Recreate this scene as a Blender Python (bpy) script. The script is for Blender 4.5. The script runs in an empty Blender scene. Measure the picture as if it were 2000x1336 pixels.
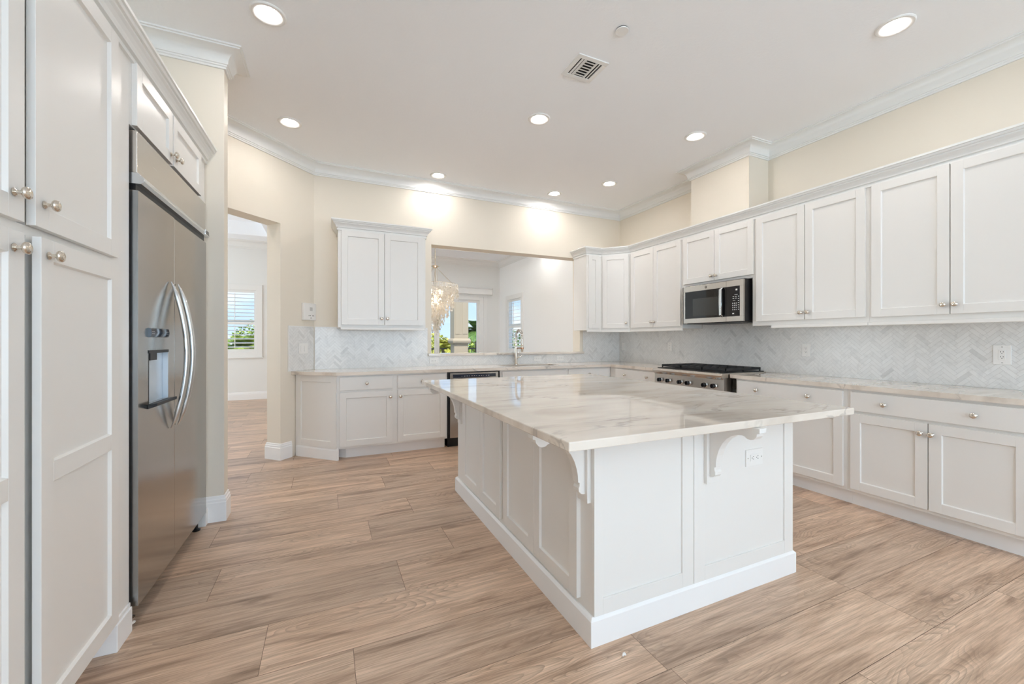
import bpy, bmesh, math, random
from mathutils import Vector, Matrix
R = math.radians
random.seed(7)
scene = bpy.context.scene
COL = scene.collection

# ------------------------------------------------------------------ camera
cd = bpy.data.cameras.new('camera')
cam = bpy.data.objects.new('camera', cd)
COL.objects.link(cam)
cam.location = (0, 0, 1.25)
cam.rotation_euler = (R(90), 0, R(-24.41))
cd.sensor_width = 36.0
cd.lens = 14.4
cd.shift_y = -0.002
cd.clip_start = 0.02
scene.camera = cam

# ------------------------------------------------------------------ view + cycles
vs = scene.view_settings
vs.view_transform = 'Standard'
vs.look = 'None'
vs.exposure = 0.32
vs.gamma = 1.0
vs.use_curve_mapping = False
scene.cycles.max_bounces = 14
scene.cycles.diffuse_bounces = 12
scene.cycles.glossy_bounces = 4
scene.cycles.transmission_bounces = 6
scene.cycles.transparent_max_bounces = 12
scene.cycles.sample_clamp_indirect = 6.0
scene.cycles.caustics_reflective = False
scene.cycles.caustics_refractive = False
scene.cycles.use_denoising = True

# ------------------------------------------------------------------ sky
world = bpy.data.worlds.new('sky')
scene.world = world
world.use_nodes = True
nt = world.node_tree
nt.nodes.clear()
wo = nt.nodes.new('ShaderNodeOutputWorld')
bg = nt.nodes.new('ShaderNodeBackground')
tc = nt.nodes.new('ShaderNodeTexCoord')
sep = nt.nodes.new('ShaderNodeSeparateXYZ')
ramp = nt.nodes.new('ShaderNodeValToRGB')
ramp.color_ramp.elements[0].position = 0.0
ramp.color_ramp.elements[0].color = (0.56, 0.72, 0.93, 1)
ramp.color_ramp.elements[1].position = 0.45
ramp.color_ramp.elements[1].color = (0.22, 0.42, 0.78, 1)
nz = nt.nodes.new('ShaderNodeTexNoise')
nz.inputs['Scale'].default_value = 5.0
nz.inputs['Detail'].default_value = 6.0
mp = nt.nodes.new('ShaderNodeMapping')
mp.inputs['Scale'].default_value = (1, 1, 3)
cr = nt.nodes.new('ShaderNodeValToRGB')
cr.color_ramp.elements[0].position = 0.47
cr.color_ramp.elements[1].position = 0.70
mx = nt.nodes.new('ShaderNodeMix')
mx.data_type = 'RGBA'
mx.inputs[7].default_value = (1.0, 1.0, 1.0, 1)
nt.links.new(tc.outputs['Generated'], sep.inputs[0])
nt.links.new(sep.outputs['Z'], ramp.inputs[0])
nt.links.new(tc.outputs['Generated'], mp.inputs[0])
nt.links.new(mp.outputs[0], nz.inputs['Vector'])
nt.links.new(nz.outputs['Fac'], cr.inputs[0])
nt.links.new(cr.outputs[0], mx.inputs[0])
nt.links.new(ramp.outputs[0], mx.inputs[6])
nt.links.new(mx.outputs[2], bg.inputs[0])
bg.inputs[1].default_value = 1.15
nt.links.new(bg.outputs[0], wo.inputs[0])

sd = bpy.data.lights.new('sun', 'SUN')
sd.energy = 4.0
sd.angle = R(1.0)
sd.color = (1.0, 0.95, 0.86)
sun = bpy.data.objects.new('sun', sd)
COL.objects.link(sun)
sun.rotation_euler = (R(32), 0, R(-18))


def area(name, loc, rot, sx, sy, power, color, spread=180):
    d = bpy.data.lights.new(name, 'AREA')
    d.shape = 'RECTANGLE'
    d.size, d.size_y = sx, sy
    d.energy = power
    d.color = color
    d.spread = R(spread)
    o = bpy.data.objects.new(name, d)
    COL.objects.link(o)
    o.location, o.rotation_euler = loc, rot
    return o


W_ = 4.22
DAY = (0.60, 0.81, 1.0)
# rear daylight lamps tilted up to lift the ceiling; side and living fill added
area('rear_day_uplight_left', (-0.1, -7.9, 1.35), (R(142), 0, 0), 2.4, 2.3, 115, DAY)
area('rear_day_uplight_right', (2.7, -7.9, 1.35), (R(142), 0, 0), 2.4, 2.3, 115, DAY)
area('side_fill_left', (-1.38, -4.9, 1.4), (R(142), 0, R(-90)), 3.6, 2.2, 160, DAY)  # added pair of fill lamps for faces the rear daylight misses
area('side_fill_right', (W_ - .07, -4.9, 1.4), (R(142), 0, R(90)), 3.6, 2.2, 160, DAY)
area('living_fill_left', (-4.86, 7.4, 1.35), (R(112), 0, R(-90)), 3.6, 2.3, 95, (0.84, 0.95, 1.0))  # unseen lamp added to brighten the dining and living space

# ------------------------------------------------------------------ materials
def mat(name, base=(0.8, 0.8, 0.8), rough=0.5, metal=0.0, spec=0.5, emit=None, estr=0.0, coat=0.0, trans=0.0):
    m = bpy.data.materials.new(name)
    m.use_nodes = True
    b = m.node_tree.nodes['Principled BSDF']
    b.inputs['Base Color'].default_value = (*base, 1)
    b.inputs['Roughness'].default_value = rough
    b.inputs['Metallic'].default_value = metal
    b.inputs['Specular IOR Level'].default_value = spec
    b.inputs['Coat Weight'].default_value = coat
    b.inputs['Transmission Weight'].default_value = trans
    if emit:
        b.inputs['Emission Color'].default_value = (*emit, 1)
        b.inputs['Emission Strength'].default_value = estr
    return m


def N(m, t, **kw):
    n = m.node_tree.nodes.new(t)
    for k, v in kw.items():
        setattr(n, k, v)
    return n


def LK(m, a, b):
    m.node_tree.links.new(a, b)


def bsdf(m):
    return m.node_tree.nodes['Principled BSDF']


def add_bump(m, scale, strength, dist=0.002, detail=3, stretch=None):
    tcn = N(m, 'ShaderNodeTexCoord')
    n = N(m, 'ShaderNodeTexNoise')
    n.inputs['Scale'].default_value = scale
    n.inputs['Detail'].default_value = detail
    if stretch:
        p = N(m, 'ShaderNodeMapping')
        p.inputs['Scale'].default_value = stretch
        LK(m, tcn.outputs['Object'], p.inputs[0])
        LK(m, p.outputs[0], n.inputs['Vector'])
    else:
        LK(m, tcn.outputs['Object'], n.inputs['Vector'])
    b = N(m, 'ShaderNodeBump')
    b.inputs['Strength'].default_value = strength
    b.inputs['Distance'].default_value = dist
    LK(m, n.outputs['Fac'], b.inputs['Height'])
    LK(m, b.outputs[0], bsdf(m).inputs['Normal'])
    return n


M = {}
M['cab'] = mat('white_cabinet_paint', (0.79, 0.775, 0.75), 0.32)
add_bump(M['cab'], 60, 0.03, 0.001)
M['wall'] = mat('cream_wall_paint', (0.755, 0.695, 0.60), 0.55)
add_bump(M['wall'], 120, 0.12, 0.001)
M['wall2'] = mat('pale_wall_paint', (0.78, 0.785, 0.77), 0.6)
add_bump(M['wall2'], 120, 0.1, 0.001)
M['wall3'] = mat('white_wall_paint', (0.88, 0.89, 0.885), 0.6)
M['ceil'] = mat('ceiling_paint', (0.91, 0.93, 0.96), 0.8)
add_bump(M['ceil'], 55, 0.35, 0.003, 5)
M['trim'] = mat('white_trim_paint', (0.80, 0.80, 0.785), 0.4)
M['base'] = mat('white_base_paint', (0.86, 0.86, 0.86), 0.35)
M['nickel'] = mat('polished_nickel', (0.72, 0.66, 0.58), 0.16, 1.0)
M['chrome'] = mat('chrome', (0.8, 0.8, 0.8), 0.12, 1.0)
M['black'] = mat('black_plastic', (0.008, 0.008, 0.009), 0.35)
M['glassblack'] = mat('black_glass', (0.006, 0.006, 0.007), 0.05)
M['iron'] = mat('cast_iron', (0.012, 0.012, 0.013), 0.45)
add_bump(M['iron'], 300, 0.2, 0.0005)
M['dark'] = mat('shade_black', (0.015, 0.014, 0.013), 0.8)
M['plate'] = mat('white_plastic', (0.82, 0.81, 0.79), 0.3)
M['slot'] = mat('slot_black', (0.01, 0.01, 0.01), 0.6)
M['bulb'] = mat('lamp_glow', (1, 1, 1), 0.5, emit=(1.0, 0.95, 0.91), estr=122.0)
M['bulb2'] = mat('warm_bulb_glow', (1, 1, 1), 0.5, emit=(1.0, 0.8, 0.6), estr=1.6)
M['copper'] = mat('copper_accent', (0.45, 0.22, 0.12), 0.3, 1.0)
M['stucco'] = mat('beige_stucco', (0.50, 0.41, 0.315), 0.85)
add_bump(M['stucco'], 90, 0.3, 0.003)
M['railing'] = mat('black_railing', (0.02, 0.02, 0.022), 0.4)
M['mwwin'] = mat('tinted_window', (0.035, 0.036, 0.034), 0.12)
M['screen'] = mat('display_glass', (0.012, 0.02, 0.04), 0.08)
M['paint_white_key'] = mat('key_print', (0.75, 0.75, 0.75), 0.5)


def steel(name, base, rough, stretch, strength=0.06):
    m = mat(name, base, rough, 1.0)
    n = add_bump(m, 1.0, strength, 0.0006, 2, stretch)
    mr = N(m, 'ShaderNodeMapRange')
    mr.inputs['To Min'].default_value = rough - 0.05
    mr.inputs['To Max'].default_value = rough + 0.07
    LK(m, n.outputs['Fac'], mr.inputs['Value'])
    LK(m, mr.outputs[0], bsdf(m).inputs['Roughness'])
    return m


M['steel'] = steel('brushed_steel', (0.43, 0.405, 0.375), 0.17, (900, 900, 6))
M['steelh'] = steel('brushed_steel_sideways', (0.60, 0.57, 0.53), 0.24, (8, 8, 900))
M['niche'] = mat('pale_blue_grey_liner', (0.62, 0.68, 0.74), 0.3, 0.3)
M['steels'] = mat('satin_steel', (0.66, 0.68, 0.69), 0.26, 1.0)


def glass_mat():
    m = mat('window_glass', (1, 1, 1), 0.0)
    t = m.node_tree
    t.nodes.remove(bsdf(m))
    tr = N(m, 'ShaderNodeBsdfTransparent')
    tr.inputs[0].default_value = (0.96, 0.98, 0.975, 1)
    gl = N(m, 'ShaderNodeBsdfGlossy')
    gl.inputs['Roughness'].default_value = 0.02
    fr = N(m, 'ShaderNodeFresnel')
    fr.inputs[0].default_value = 1.45
    ms = N(m, 'ShaderNodeMixShader')
    gi = N(m, 'ShaderNodeNewGeometry')
    iv = N(m, 'ShaderNodeMath', operation='SUBTRACT')
    iv.inputs[0].default_value = 1.0
    LK(m, gi.outputs['Backfacing'], iv.inputs[1])
    mu = N(m, 'ShaderNodeMath', operation='MULTIPLY')
    LK(m, fr.outputs[0], mu.inputs[0])
    LK(m, iv.outputs[0], mu.inputs[1])
    LK(m, mu.outputs[0], ms.inputs[0])
    LK(m, tr.outputs[0], ms.inputs[1])
    LK(m, gl.outputs[0], ms.inputs[2])
    LK(m, ms.outputs[0], t.nodes['Material Output'].inputs[0])
    return m


M['glass'] = glass_mat()


def wood_floor():
    m = mat('wood_plank', (0.5, 0.4, 0.3), 0.32)
    uv = N(m, 'ShaderNodeUVMap')
    geo = N(m, 'ShaderNodeNewGeometry')
    # long soft grain
    def noise(scale, stretch, detail=4, dist=0.0, rough=0.5):
        mp_ = N(m, 'ShaderNodeMapping')
        mp_.inputs['Scale'].default_value = stretch
        LK(m, uv.outputs[0], mp_.inputs[0])
        n_ = N(m, 'ShaderNodeTexNoise')
        n_.inputs['Scale'].default_value = scale
        n_.inputs['Detail'].default_value = detail
        n_.inputs['Distortion'].default_value = dist
        n_.inputs['Roughness'].default_value = rough
        LK(m, mp_.outputs[0], n_.inputs['Vector'])
        return n_
    broad = noise(1.0, (1.5, 13, 1), 5, 0.8, 0.58)
    mid = noise(1.0, (2.4, 60, 1), 4, 0.5, 0.6)
    fine = noise(1.0, (5, 190, 1), 5, 0.3, 0.7)
    warp = noise(1.0, (1.15, 6.5, 1), 2.5, 0.25, 0.4)
    # cathedral figure: contour bands of a stretched noise field
    mul = N(m, 'ShaderNodeMath', operation='MULTIPLY')
    mul.inputs[1].default_value = 30.0
    LK(m, warp.outputs['Fac'], mul.inputs[0])
    fr = N(m, 'ShaderNodeMath', operation='FRACT')
    LK(m, mul.outputs[0], fr.inputs[0])
    pp = N(m, 'ShaderNodeMath', operation='POWER')
    pp.inputs[1].default_value = 2.6
    LK(m, fr.outputs[0], pp.inputs[0])
    mask = noise(1.0, (1.4, 5, 1), 2)
    mr = N(m, 'ShaderNodeMapRange')
    mr.inputs['From Min'].default_value = 0.47
    mr.inputs['From Max'].default_value = 0.60
    LK(m, mask.outputs['Fac'], mr.inputs['Value'])
    bands = N(m, 'ShaderNodeMath', operation='MULTIPLY')
    LK(m, pp.outputs[0], bands.inputs[0])
    LK(m, mr.outputs[0], bands.inputs[1])
    c1 = N(m, 'ShaderNodeValToRGB')
    e = c1.color_ramp.elements
    e[0].position, e[0].color = 0.28, (0.28, 0.185, 0.127, 1)
    e[1].position, e[1].color = 0.70, (0.68, 0.52, 0.395, 1)
    e2 = c1.color_ramp.elements.new(0.46)
    e2.color = (0.54, 0.39, 0.285, 1)
    LK(m, broad.outputs['Fac'], c1.inputs[0])
    # per plank tone
    c2 = N(m, 'ShaderNodeValToRGB')
    e = c2.color_ramp.elements
    e[0].position, e[0].color = 0.0, (0.93, 0.94, 0.95, 1)
    e[1].position, e[1].color = 1.0, (1.26, 1.23, 1.20, 1)
    LK(m, geo.outputs['Random Per Island'], c2.inputs[0])
    m1 = N(m, 'ShaderNodeMix', data_type='RGBA', blend_type='MULTIPLY')
    m1.inputs[0].default_value = 1.0
    LK(m, c1.outputs[0], m1.inputs[6])
    LK(m, c2.outputs[0], m1.inputs[7])
    m2 = N(m, 'ShaderNodeMix', data_type='RGBA', blend_type='MULTIPLY')
    c3 = N(m, 'ShaderNodeValToRGB')
    e = c3.color_ramp.elements
    e[0].position, e[0].color = 0.33, (0.62, 0.59, 0.56, 1)
    e[1].position, e[1].color = 0.58, (1.03, 1.02, 1.02, 1)
    LK(m, fine.outputs['Fac'], c3.inputs[0])
    m2.inputs[0].default_value = 0.85
    c4 = N(m, 'ShaderNodeValToRGB')
    e = c4.color_ramp.elements
    e[0].position, e[0].color = 0.34, (0.74, 0.72, 0.70, 1)
    e[1].position, e[1].color = 0.60, (1.06, 1.06, 1.06, 1)
    LK(m, mid.outputs['Fac'], c4.inputs[0])
    m25 = N(m, 'ShaderNodeMix', data_type='RGBA', blend_type='MULTIPLY')
    m25.inputs[0].default_value = 0.8
    LK(m, m1.outputs[2], m25.inputs[6])
    LK(m, c4.outputs[0], m25.inputs[7])
    LK(m, m25.outputs[2], m2.inputs[6])
    LK(m, c3.outputs[0], m2.inputs[7])
    m3 = N(m, 'ShaderNodeMix', data_type='RGBA')
    m3.inputs[7].default_value = (0.22, 0.15, 0.105, 1)
    sc = N(m, 'ShaderNodeMath', operation='MULTIPLY')
    sc.inputs[1].default_value = 0.55
    LK(m, bands.outputs[0], sc.inputs[0])
    LK(m, sc.outputs[0], m3.inputs[0])
    LK(m, m2.outputs[2], m3.inputs[6])
    LK(m, m3.outputs[2], bsdf(m).inputs['Base Color'])
    b = N(m, 'ShaderNodeBump')
    b.inputs['Strength'].default_value = 0.12
    b.inputs['Distance'].default_value = 0.001
    LK(m, fine.outputs['Fac'], b.inputs['Height'])
    LK(m, b.outputs[0], bsdf(m).inputs['Normal'])
    rr = N(m, 'ShaderNodeMapRange')
    rr.inputs['To Min'].default_value = 0.28
    rr.inputs['To Max'].default_value = 0.42
    LK(m, broad.outputs['Fac'], rr.inputs['Value'])
    LK(m, rr.outputs[0], bsdf(m).inputs['Roughness'])
    return m


M['wood'] = wood_floor()
M['gap'] = mat('plank_gap', (0.09, 0.065, 0.05), 0.8)


def quartzite():
    m = mat('pale_quartzite', (0.7, 0.65, 0.6), 0.035, spec=0.6)
    tcn = N(m, 'ShaderNodeTexCoord')
    mp_ = N(m, 'ShaderNodeMapping')
    mp_.inputs['Rotation'].default_value = (0, 0, R(-24))
    mp_.inputs['Scale'].default_value = (0.8, 3.4, 2.0)
    LK(m, tcn.outputs['Object'], mp_.inputs[0])
    n1 = N(m, 'ShaderNodeTexNoise')
    n1.inputs['Scale'].default_value = 1.6
    n1.inputs['Detail'].default_value = 8
    n1.inputs['Distortion'].default_value = 0.9
    LK(m, mp_.outputs[0], n1.inputs['Vector'])
    c1 = N(m, 'ShaderNodeValToRGB')
    e = c1.color_ramp.elements
    e[0].position, e[0].color = 0.30, (0.57, 0.50, 0.43, 1)
    e[1].position, e[1].color = 0.62, (0.78, 0.715, 0.64, 1)
    e3 = e.new(0.45)
    e3.color = (0.70, 0.63, 0.555, 1)
    LK(m, n1.outputs['Fac'], c1.inputs[0])
    # thin broken veins where a second field crosses its middle value
    n2 = N(m, 'ShaderNodeTexNoise')
    n2.inputs['Scale'].default_value = 1.1
    n2.inputs['Detail'].default_value = 7
    n2.inputs['Distortion'].default_value = 1.2
    LK(m, mp_.outputs[0], n2.inputs['Vector'])
    s = N(m, 'ShaderNodeMath', operation='SUBTRACT')
    s.inputs[1].default_value = 0.5
    LK(m, n2.outputs['Fac'], s.inputs[0])
    a = N(m, 'ShaderNodeMath', operation='ABSOLUTE')
    LK(m, s.outputs[0], a.inputs[0])
    mr = N(m, 'ShaderNodeMapRange')
    mr.inputs['From Min'].default_value = 0.0
    mr.inputs['From Max'].default_value = 0.016
    mr.inputs['To Min'].default_value = 1.0
    mr.inputs['To Max'].default_value = 0.0
    LK(m, a.outputs[0], mr.inputs['Value'])
    n3 = N(m, 'ShaderNodeTexNoise')
    n3.inputs['Scale'].default_value = 3.2
    n3.inputs['Detail'].default_value = 3
    LK(m, tcn.outputs['Object'], n3.inputs['Vector'])
    mr2 = N(m, 'ShaderNodeMapRange')
    mr2.inputs['From Min'].default_value = 0.44
    mr2.inputs['From Max'].default_value = 0.62
    LK(m, n3.outputs['Fac'], mr2.inputs['Value'])
    v = N(m, 'ShaderNodeMath', operation='MULTIPLY')
    LK(m, mr.outputs[0], v.inputs[0])
    LK(m, mr2.outputs[0], v.inputs[1])
    v2 = N(m, 'ShaderNodeMath', operation='MULTIPLY')
    v2.inputs[1].default_value = 0.7
    LK(m, v.outputs[0], v2.inputs[0])
    mx_ = N(m, 'ShaderNodeMix', data_type='RGBA')
    mx_.inputs[7].default_value = (0.27, 0.235, 0.21, 1)
    LK(m, v2.outputs[0], mx_.inputs[0])
    LK(m, c1.outputs[0], mx_.inputs[6])
    LK(m, mx_.outputs[2], bsdf(m).inputs['Base Color'])
    return m


M['stone'] = quartzite()


def marble_tile():
    m = mat('marble_tile', (0.75, 0.75, 0.73), 0.22)
    geo = N(m, 'ShaderNodeNewGeometry')
    tcn = N(m, 'ShaderNodeTexCoord')
    c = N(m, 'ShaderNodeValToRGB')
    e = c.color_ramp.elements
    e[0].position, e[0].color = 0.0, (0.66, 0.66, 0.65, 1)
    e[1].position, e[1].color = 1.0, (0.80, 0.80, 0.79, 1)
    x = e.new(0.07)
    x.color = (0.755, 0.755, 0.745, 1)
    x = e.new(0.45)
    x.color = (0.78, 0.78, 0.77, 1)
    LK(m, geo.outputs['Random Per Island'], c.inputs[0])
    n = N(m, 'ShaderNodeTexNoise')
    n.inputs['Scale'].default_value = 14
    n.inputs['Detail'].default_value = 6
    n.inputs['Distortion'].default_value = 1.5
    LK(m, tcn.outputs['Object'], n.inputs['Vector'])
    c2 = N(m, 'ShaderNodeValToRGB')
    c2.color_ramp.elements[0].position = 0.32
    c2.color_ramp.elements[0].color = (0.92, 0.92, 0.92, 1)
    c2.color_ramp.elements[1].position = 0.5
    LK(m, n.outputs['Fac'], c2.inputs[0])
    mm = N(m, 'ShaderNodeMix', data_type='RGBA', blend_type='MULTIPLY')
    mm.inputs[0].default_value = 1
    LK(m, c.outputs[0], mm.inputs[6])
    LK(m, c2.outputs[0], mm.inputs[7])
    LK(m, mm.outputs[2], bsdf(m).inputs['Base Color'])
    return m


M['tile'] = marble_tile()
M['grout'] = mat('grout', (0.56, 0.555, 0.54), 0.8)


def leafmat(name, a, b):
    m = mat(name, a, 0.5)
    geo = N(m, 'ShaderNodeNewGeometry')
    c = N(m, 'ShaderNodeValToRGB')
    c.color_ramp.elements[0].color = (*a, 1)
    c.color_ramp.elements[1].color = (*b, 1)
    LK(m, geo.outputs['Random Per Island'], c.inputs[0])
    LK(m, c.outputs[0], bsdf(m).inputs['Base Color'])
    return m


M['leaf'] = leafmat('leaf_green', (0.09, 0.20, 0.03), (0.55, 0.62, 0.12))
M['leaf2'] = leafmat('leaf_deep_green', (0.04, 0.12, 0.03), (0.24, 0.38, 0.08))
M['leafy'] = leafmat('leaf_yellow', (0.32, 0.42, 0.06), (0.85, 0.72, 0.16))
M['trunk'] = mat('palm_trunk', (0.22, 0.17, 0.12), 0.9)
M['lawn'] = mat('lawn', (0.12, 0.22, 0.06), 0.9)
add_bump(M['lawn'], 8, 0.6, 0.05)
M['deck'] = mat('terrace_tile', (0.55, 0.5, 0.43), 0.6)
M['shell'] = mat('capiz_shell', (0.90, 0.84, 0.74), 0.25)
bsdf(M['shell']).inputs['Transmission Weight'].default_value = 0.35
bsdf(M['shell']).inputs['Subsurface Weight'].default_value = 0.0


# ------------------------------------------------------------------ mesh helpers
class MB:
    def __init__(self):
        self.v, self.f, self.m = [], [], []

    def add(self, vs_, fs, mi=0):
        o = len(self.v)
        self.v += [tuple(p) for p in vs_]
        self.f += [tuple(i + o for i in f) for f in fs]
        self.m += [mi] * len(fs)
        return self

    def box(self, x0, x1, y0, y1, z0, z1, mi=0):
        x0, x1 = sorted((x0, x1)); y0, y1 = sorted((y0, y1)); z0, z1 = sorted((z0, z1))
        return self.add([(x0, y0, z0), (x1, y0, z0), (x1, y1, z0), (x0, y1, z0), (x0, y0, z1), (x1, y0, z1), (x1, y1, z1), (x0, y1, z1)],
                        [(0, 3, 2, 1), (4, 5, 6, 7), (0, 1, 5, 4), (1, 2, 6, 5), (2, 3, 7, 6), (3, 0, 4, 7)], mi)

    def prism(self, poly, z0, z1, mi=0):
        n = len(poly)
        vs_ = [(x, y, z0) for x, y in poly] + [(x, y, z1) for x, y in poly]
        fs = [tuple(range(n))[::-1], tuple(range(n, 2 * n))] + [(i, (i + 1) % n, n + (i + 1) % n, n + i) for i in range(n)]
        return self.add(vs_, fs, mi)

    def extr(self, poly, org, a, b, n_, t, mi=0):
        """2D polygon in plane (a,b) from org, extruded along n_ by t"""
        org, a, b, n_ = map(Vector, (org, a, b, n_))
        k = len(poly)
        p0 = [org + a * u + b * v for u, v in poly]
        p1 = [p + n_ * t for p in p0]
        fs = [tuple(range(k))[::-1], tuple(range(k, 2 * k))] + [(i, (i + 1) % k, k + (i + 1) % k, k + i) for i in range(k)]
        return self.add(p0 + p1, fs, mi)

    def lathe(self, prof, org=(0, 0, 0), axis=(0, 0, 1), seg=24, mi=0):
        """prof: list of (r, h) along axis"""
        ax = Vector(axis).normalized()
        t = Vector((1, 0, 0)) if abs(ax.x) < 0.9 else Vector((0, 1, 0))
        e1 = ax.cross(t).normalized(); e2 = ax.cross(e1)
        org = Vector(org)
        vs_, fs = [], []
        for r, h in prof:
            for i in range(seg):
                a = 2 * math.pi * i / seg
                vs_.append(org + ax * h + (e1 * math.cos(a) + e2 * math.sin(a)) * max(r, 1e-5))
        ring = prof[0][0] > 1e-3 and prof[-1][0] > 1e-3
        np_ = len(prof)
        for j in range(np_ if ring else np_ - 1):
            j2 = (j + 1) % np_
            for i in range(seg):
                k = (i + 1) % seg
                fs.append((j * seg + i, j * seg + k, j2 * seg + k, j2 * seg + i))
        if not ring:
            fs.append(tuple(range(seg))[::-1])
            fs.append(tuple((np_ - 1) * seg + i for i in range(seg)))
        return self.add(vs_, fs, mi)

    def tube(self, pts, r, seg=10, mi=0, closed=False):
        pts = [Vector(p) for p in pts]
        n = len(pts)
        rs = r if isinstance(r, (list, tuple)) else [r] * n
        vs_, fs = [], []
        up = Vector((0, 0, 1))
        prev = None
        for i, p in enumerate(pts):
            d = (pts[(i + 1) % n] - pts[i - 1]) if (closed or 0 < i < n - 1) else (pts[1] - pts[0] if i == 0 else pts[-1] - pts[-2])
            d.normalize()
            if prev is None:
                e1 = d.cross(up)
                if e1.length < 1e-3:
                    e1 = d.cross(Vector((1, 0, 0)))
            else:
                e1 = prev - d * prev.dot(d)
            e1.normalize(); prev = e1
            e2 = d.cross(e1)
            rr = rs[i] if not isinstance(rs[i], tuple) else rs[i]
            ra, rb = (rr if isinstance(rr, tuple) else (rr, rr))
            for k in range(seg):
                a = 2 * math.pi * k / seg
                vs_.append(p + e1 * math.cos(a) * ra + e2 * math.sin(a) * rb)
        m_ = n if closed else n - 1
        for j in range(m_):
            j2 = (j + 1) % n
            for k in range(seg):
                k2 = (k + 1) % seg
                fs.append((j * seg + k, j * seg + k2, j2 * seg + k2, j2 * seg + k))
        if not closed:
            fs.append(tuple(range(seg))[::-1])
            fs.append(tuple((n - 1) * seg + k for k in range(seg)))
        return self.add(vs_, fs, mi)

    def sweep(self, path, prof, closed=False, mi=0):
        """profile (out,z) swept on a 2D path with mitred corners; out = left of travel"""
        n = len(path)
        P = [Vector((p[0], p[1])) for p in path]
        vs_, fs = [], []
        k = len(prof)
        for i in range(n):
            d0 = (P[i] - P[i - 1]).normalized() if (closed or i > 0) else None
            d1 = (P[(i + 1) % n] - P[i]).normalized() if (closed or i < n - 1) else None
            if d0 is None: d0 = d1
            if d1 is None: d1 = d0
            n0 = Vector((-d0.y, d0.x)); n1 = Vector((-d1.y, d1.x))
            mv = (n0 + n1)
            mv = mv / (1 + n0.dot(n1))
            for o, z in prof:
                q = P[i] + mv * o
                vs_.append((q.x, q.y, z))
        m_ = n if closed else n - 1
        for i in range(m_):
            j = (i + 1) % n
            for a in range(k):
                b = (a + 1) % k
                fs.append((i * k + a, i * k + b, j * k + b, j * k + a))
        if not closed:
            fs.append(tuple(range(k)))
            fs.append(tuple((n - 1) * k + a for a in range(k))[::-1])
        return self.add(vs_, fs, mi)

    def xf(self, mtx):
        self.v = [tuple(mtx @ Vector(p)) for p in self.v]
        return self

    def mesh(self, name, mats, smooth=False):
        me = bpy.data.meshes.new(name)
        me.from_pydata(self.v, [], self.f)
        for m_ in (mats if isinstance(mats, (list, tuple)) else [mats]):
            me.materials.append(M[m_])
        for p, i in zip(me.polygons, self.m):
            p.material_index = i
        bm = bmesh.new(); bm.from_mesh(me)
        bmesh.ops.recalc_face_normals(bm, faces=bm.faces)
        bm.to_mesh(me); bm.free()
        if smooth:
            me.polygons.foreach_set('use_smooth', [True] * len(me.polygons))
            me.set_sharp_from_angle(angle=R(38))
        return me

    def obj(self, name, mats, parent=None, bevel=0, smooth=False, loc=None):
        o = bpy.data.objects.new(name, self.mesh(name, mats, smooth))
        COL.objects.link(o)
        if parent: o.parent = parent
        if loc: o.location = loc
        if bevel:
            b = o.modifiers.new('bevel', 'BEVEL')
            b.width = bevel; b.segments = 2; b.limit_method = 'ANGLE'; b.angle_limit = R(35)
        return o


def thing(name, label, cat, loc=(0, 0, 0), rz=0, group=None):
    o = bpy.data.objects.new(name, None)
    o.empty_display_size = 0.1
    COL.objects.link(o)
    o.location = loc; o.rotation_euler = (0, 0, rz)
    o['label'] = label; o['category'] = cat
    if group: o['group'] = group
    return o


def tag(o, label, cat, group=None, kind=None):
    o['label'] = label; o['category'] = cat
    if group: o['group'] = group
    if kind: o['kind'] = kind
    return o


def struct(o):
    o['kind'] = 'structure'
    return o


# ------------------------------------------------------------------ main numbers
W, B, CH = 4.22, 5.18, 3.25
AL = R(0.78)


def LW(u, v, z=0):
    return (u * math.cos(AL) + v * math.sin(AL), -u * math.sin(AL) + v * math.cos(AL), z)


RL = R(90) - AL           # local frame of the left run: x = along the run, -y = into the room

# ================================================================== SETTING
# floor: every plank an island of one mesh, joints of the visible rows where the photo has them
def make_floor():
    rowh, y0 = 0.3045, 1.777
    known = {0: -0.231, -1: 0.10, 1: 0.363, 3: 0.263, 5: 0.083, 4: 0.579, 2: 0.70, 7: -0.267, 6: 0.46, -2: 1.178, -3: 2.414, 8: 0.58}
    known2 = {-2: (0.778,), -1: (), -3: (1.18,)}
    L = 1.22
    mb = MB()
    uvs = []
    g = 0.0008
    rng = random.Random(3)
    for r in range(-33, 29):
        ya, yb = y0 + r * rowh, y0 + (r + 1) * rowh
        if ya > 10.3: break
        off = known.get(r, rng.uniform(0, L))
        x = off - math.ceil((off + 5.2) / L) * L
        while x < 4.4:
            xa, xb = x, x + L
            x += L
            a, b = max(xa, -5.1), min(xb, 4.35)
            if b - a < 0.02: continue
            c, d = max(ya, -8.1), min(yb, 10.25)
            mb.add([(a + g, c + g, 0), (b - g, c + g, 0), (b - g, d - g, 0), (a + g, d - g, 0)], [(0, 1, 2, 3)], 0)
            ru, rv = rng.uniform(0, 90), rng.uniform(0, 90)
            uvs += [(ru + p - xa, rv + q - ya) for p, q in ((a, c), (b, c), (b, d), (a, d))]
    n = len(mb.f)
    mb.box(-5.1, 4.4, -8.1, 10.25, -0.12, -0.0025, 1)
    me = bpy.data.meshes.new('floor')
    me.from_pydata(mb.v, [], mb.f)
    me.materials.append(M['wood']); me.materials.append(M['gap'])
    uvl = me.uv_layers.new(name='UVMap')
    for p, i in zip(me.polygons, mb.m):
        p.material_index = i
        if p.index < n:
            for k, li in enumerate(p.loop_indices):
                uvl.data[li].uv = uvs[p.index * 4 + k]
    o = bpy.data.objects.new('floor', me)
    COL.objects.link(o)
    struct(o)


make_floor()

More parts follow.
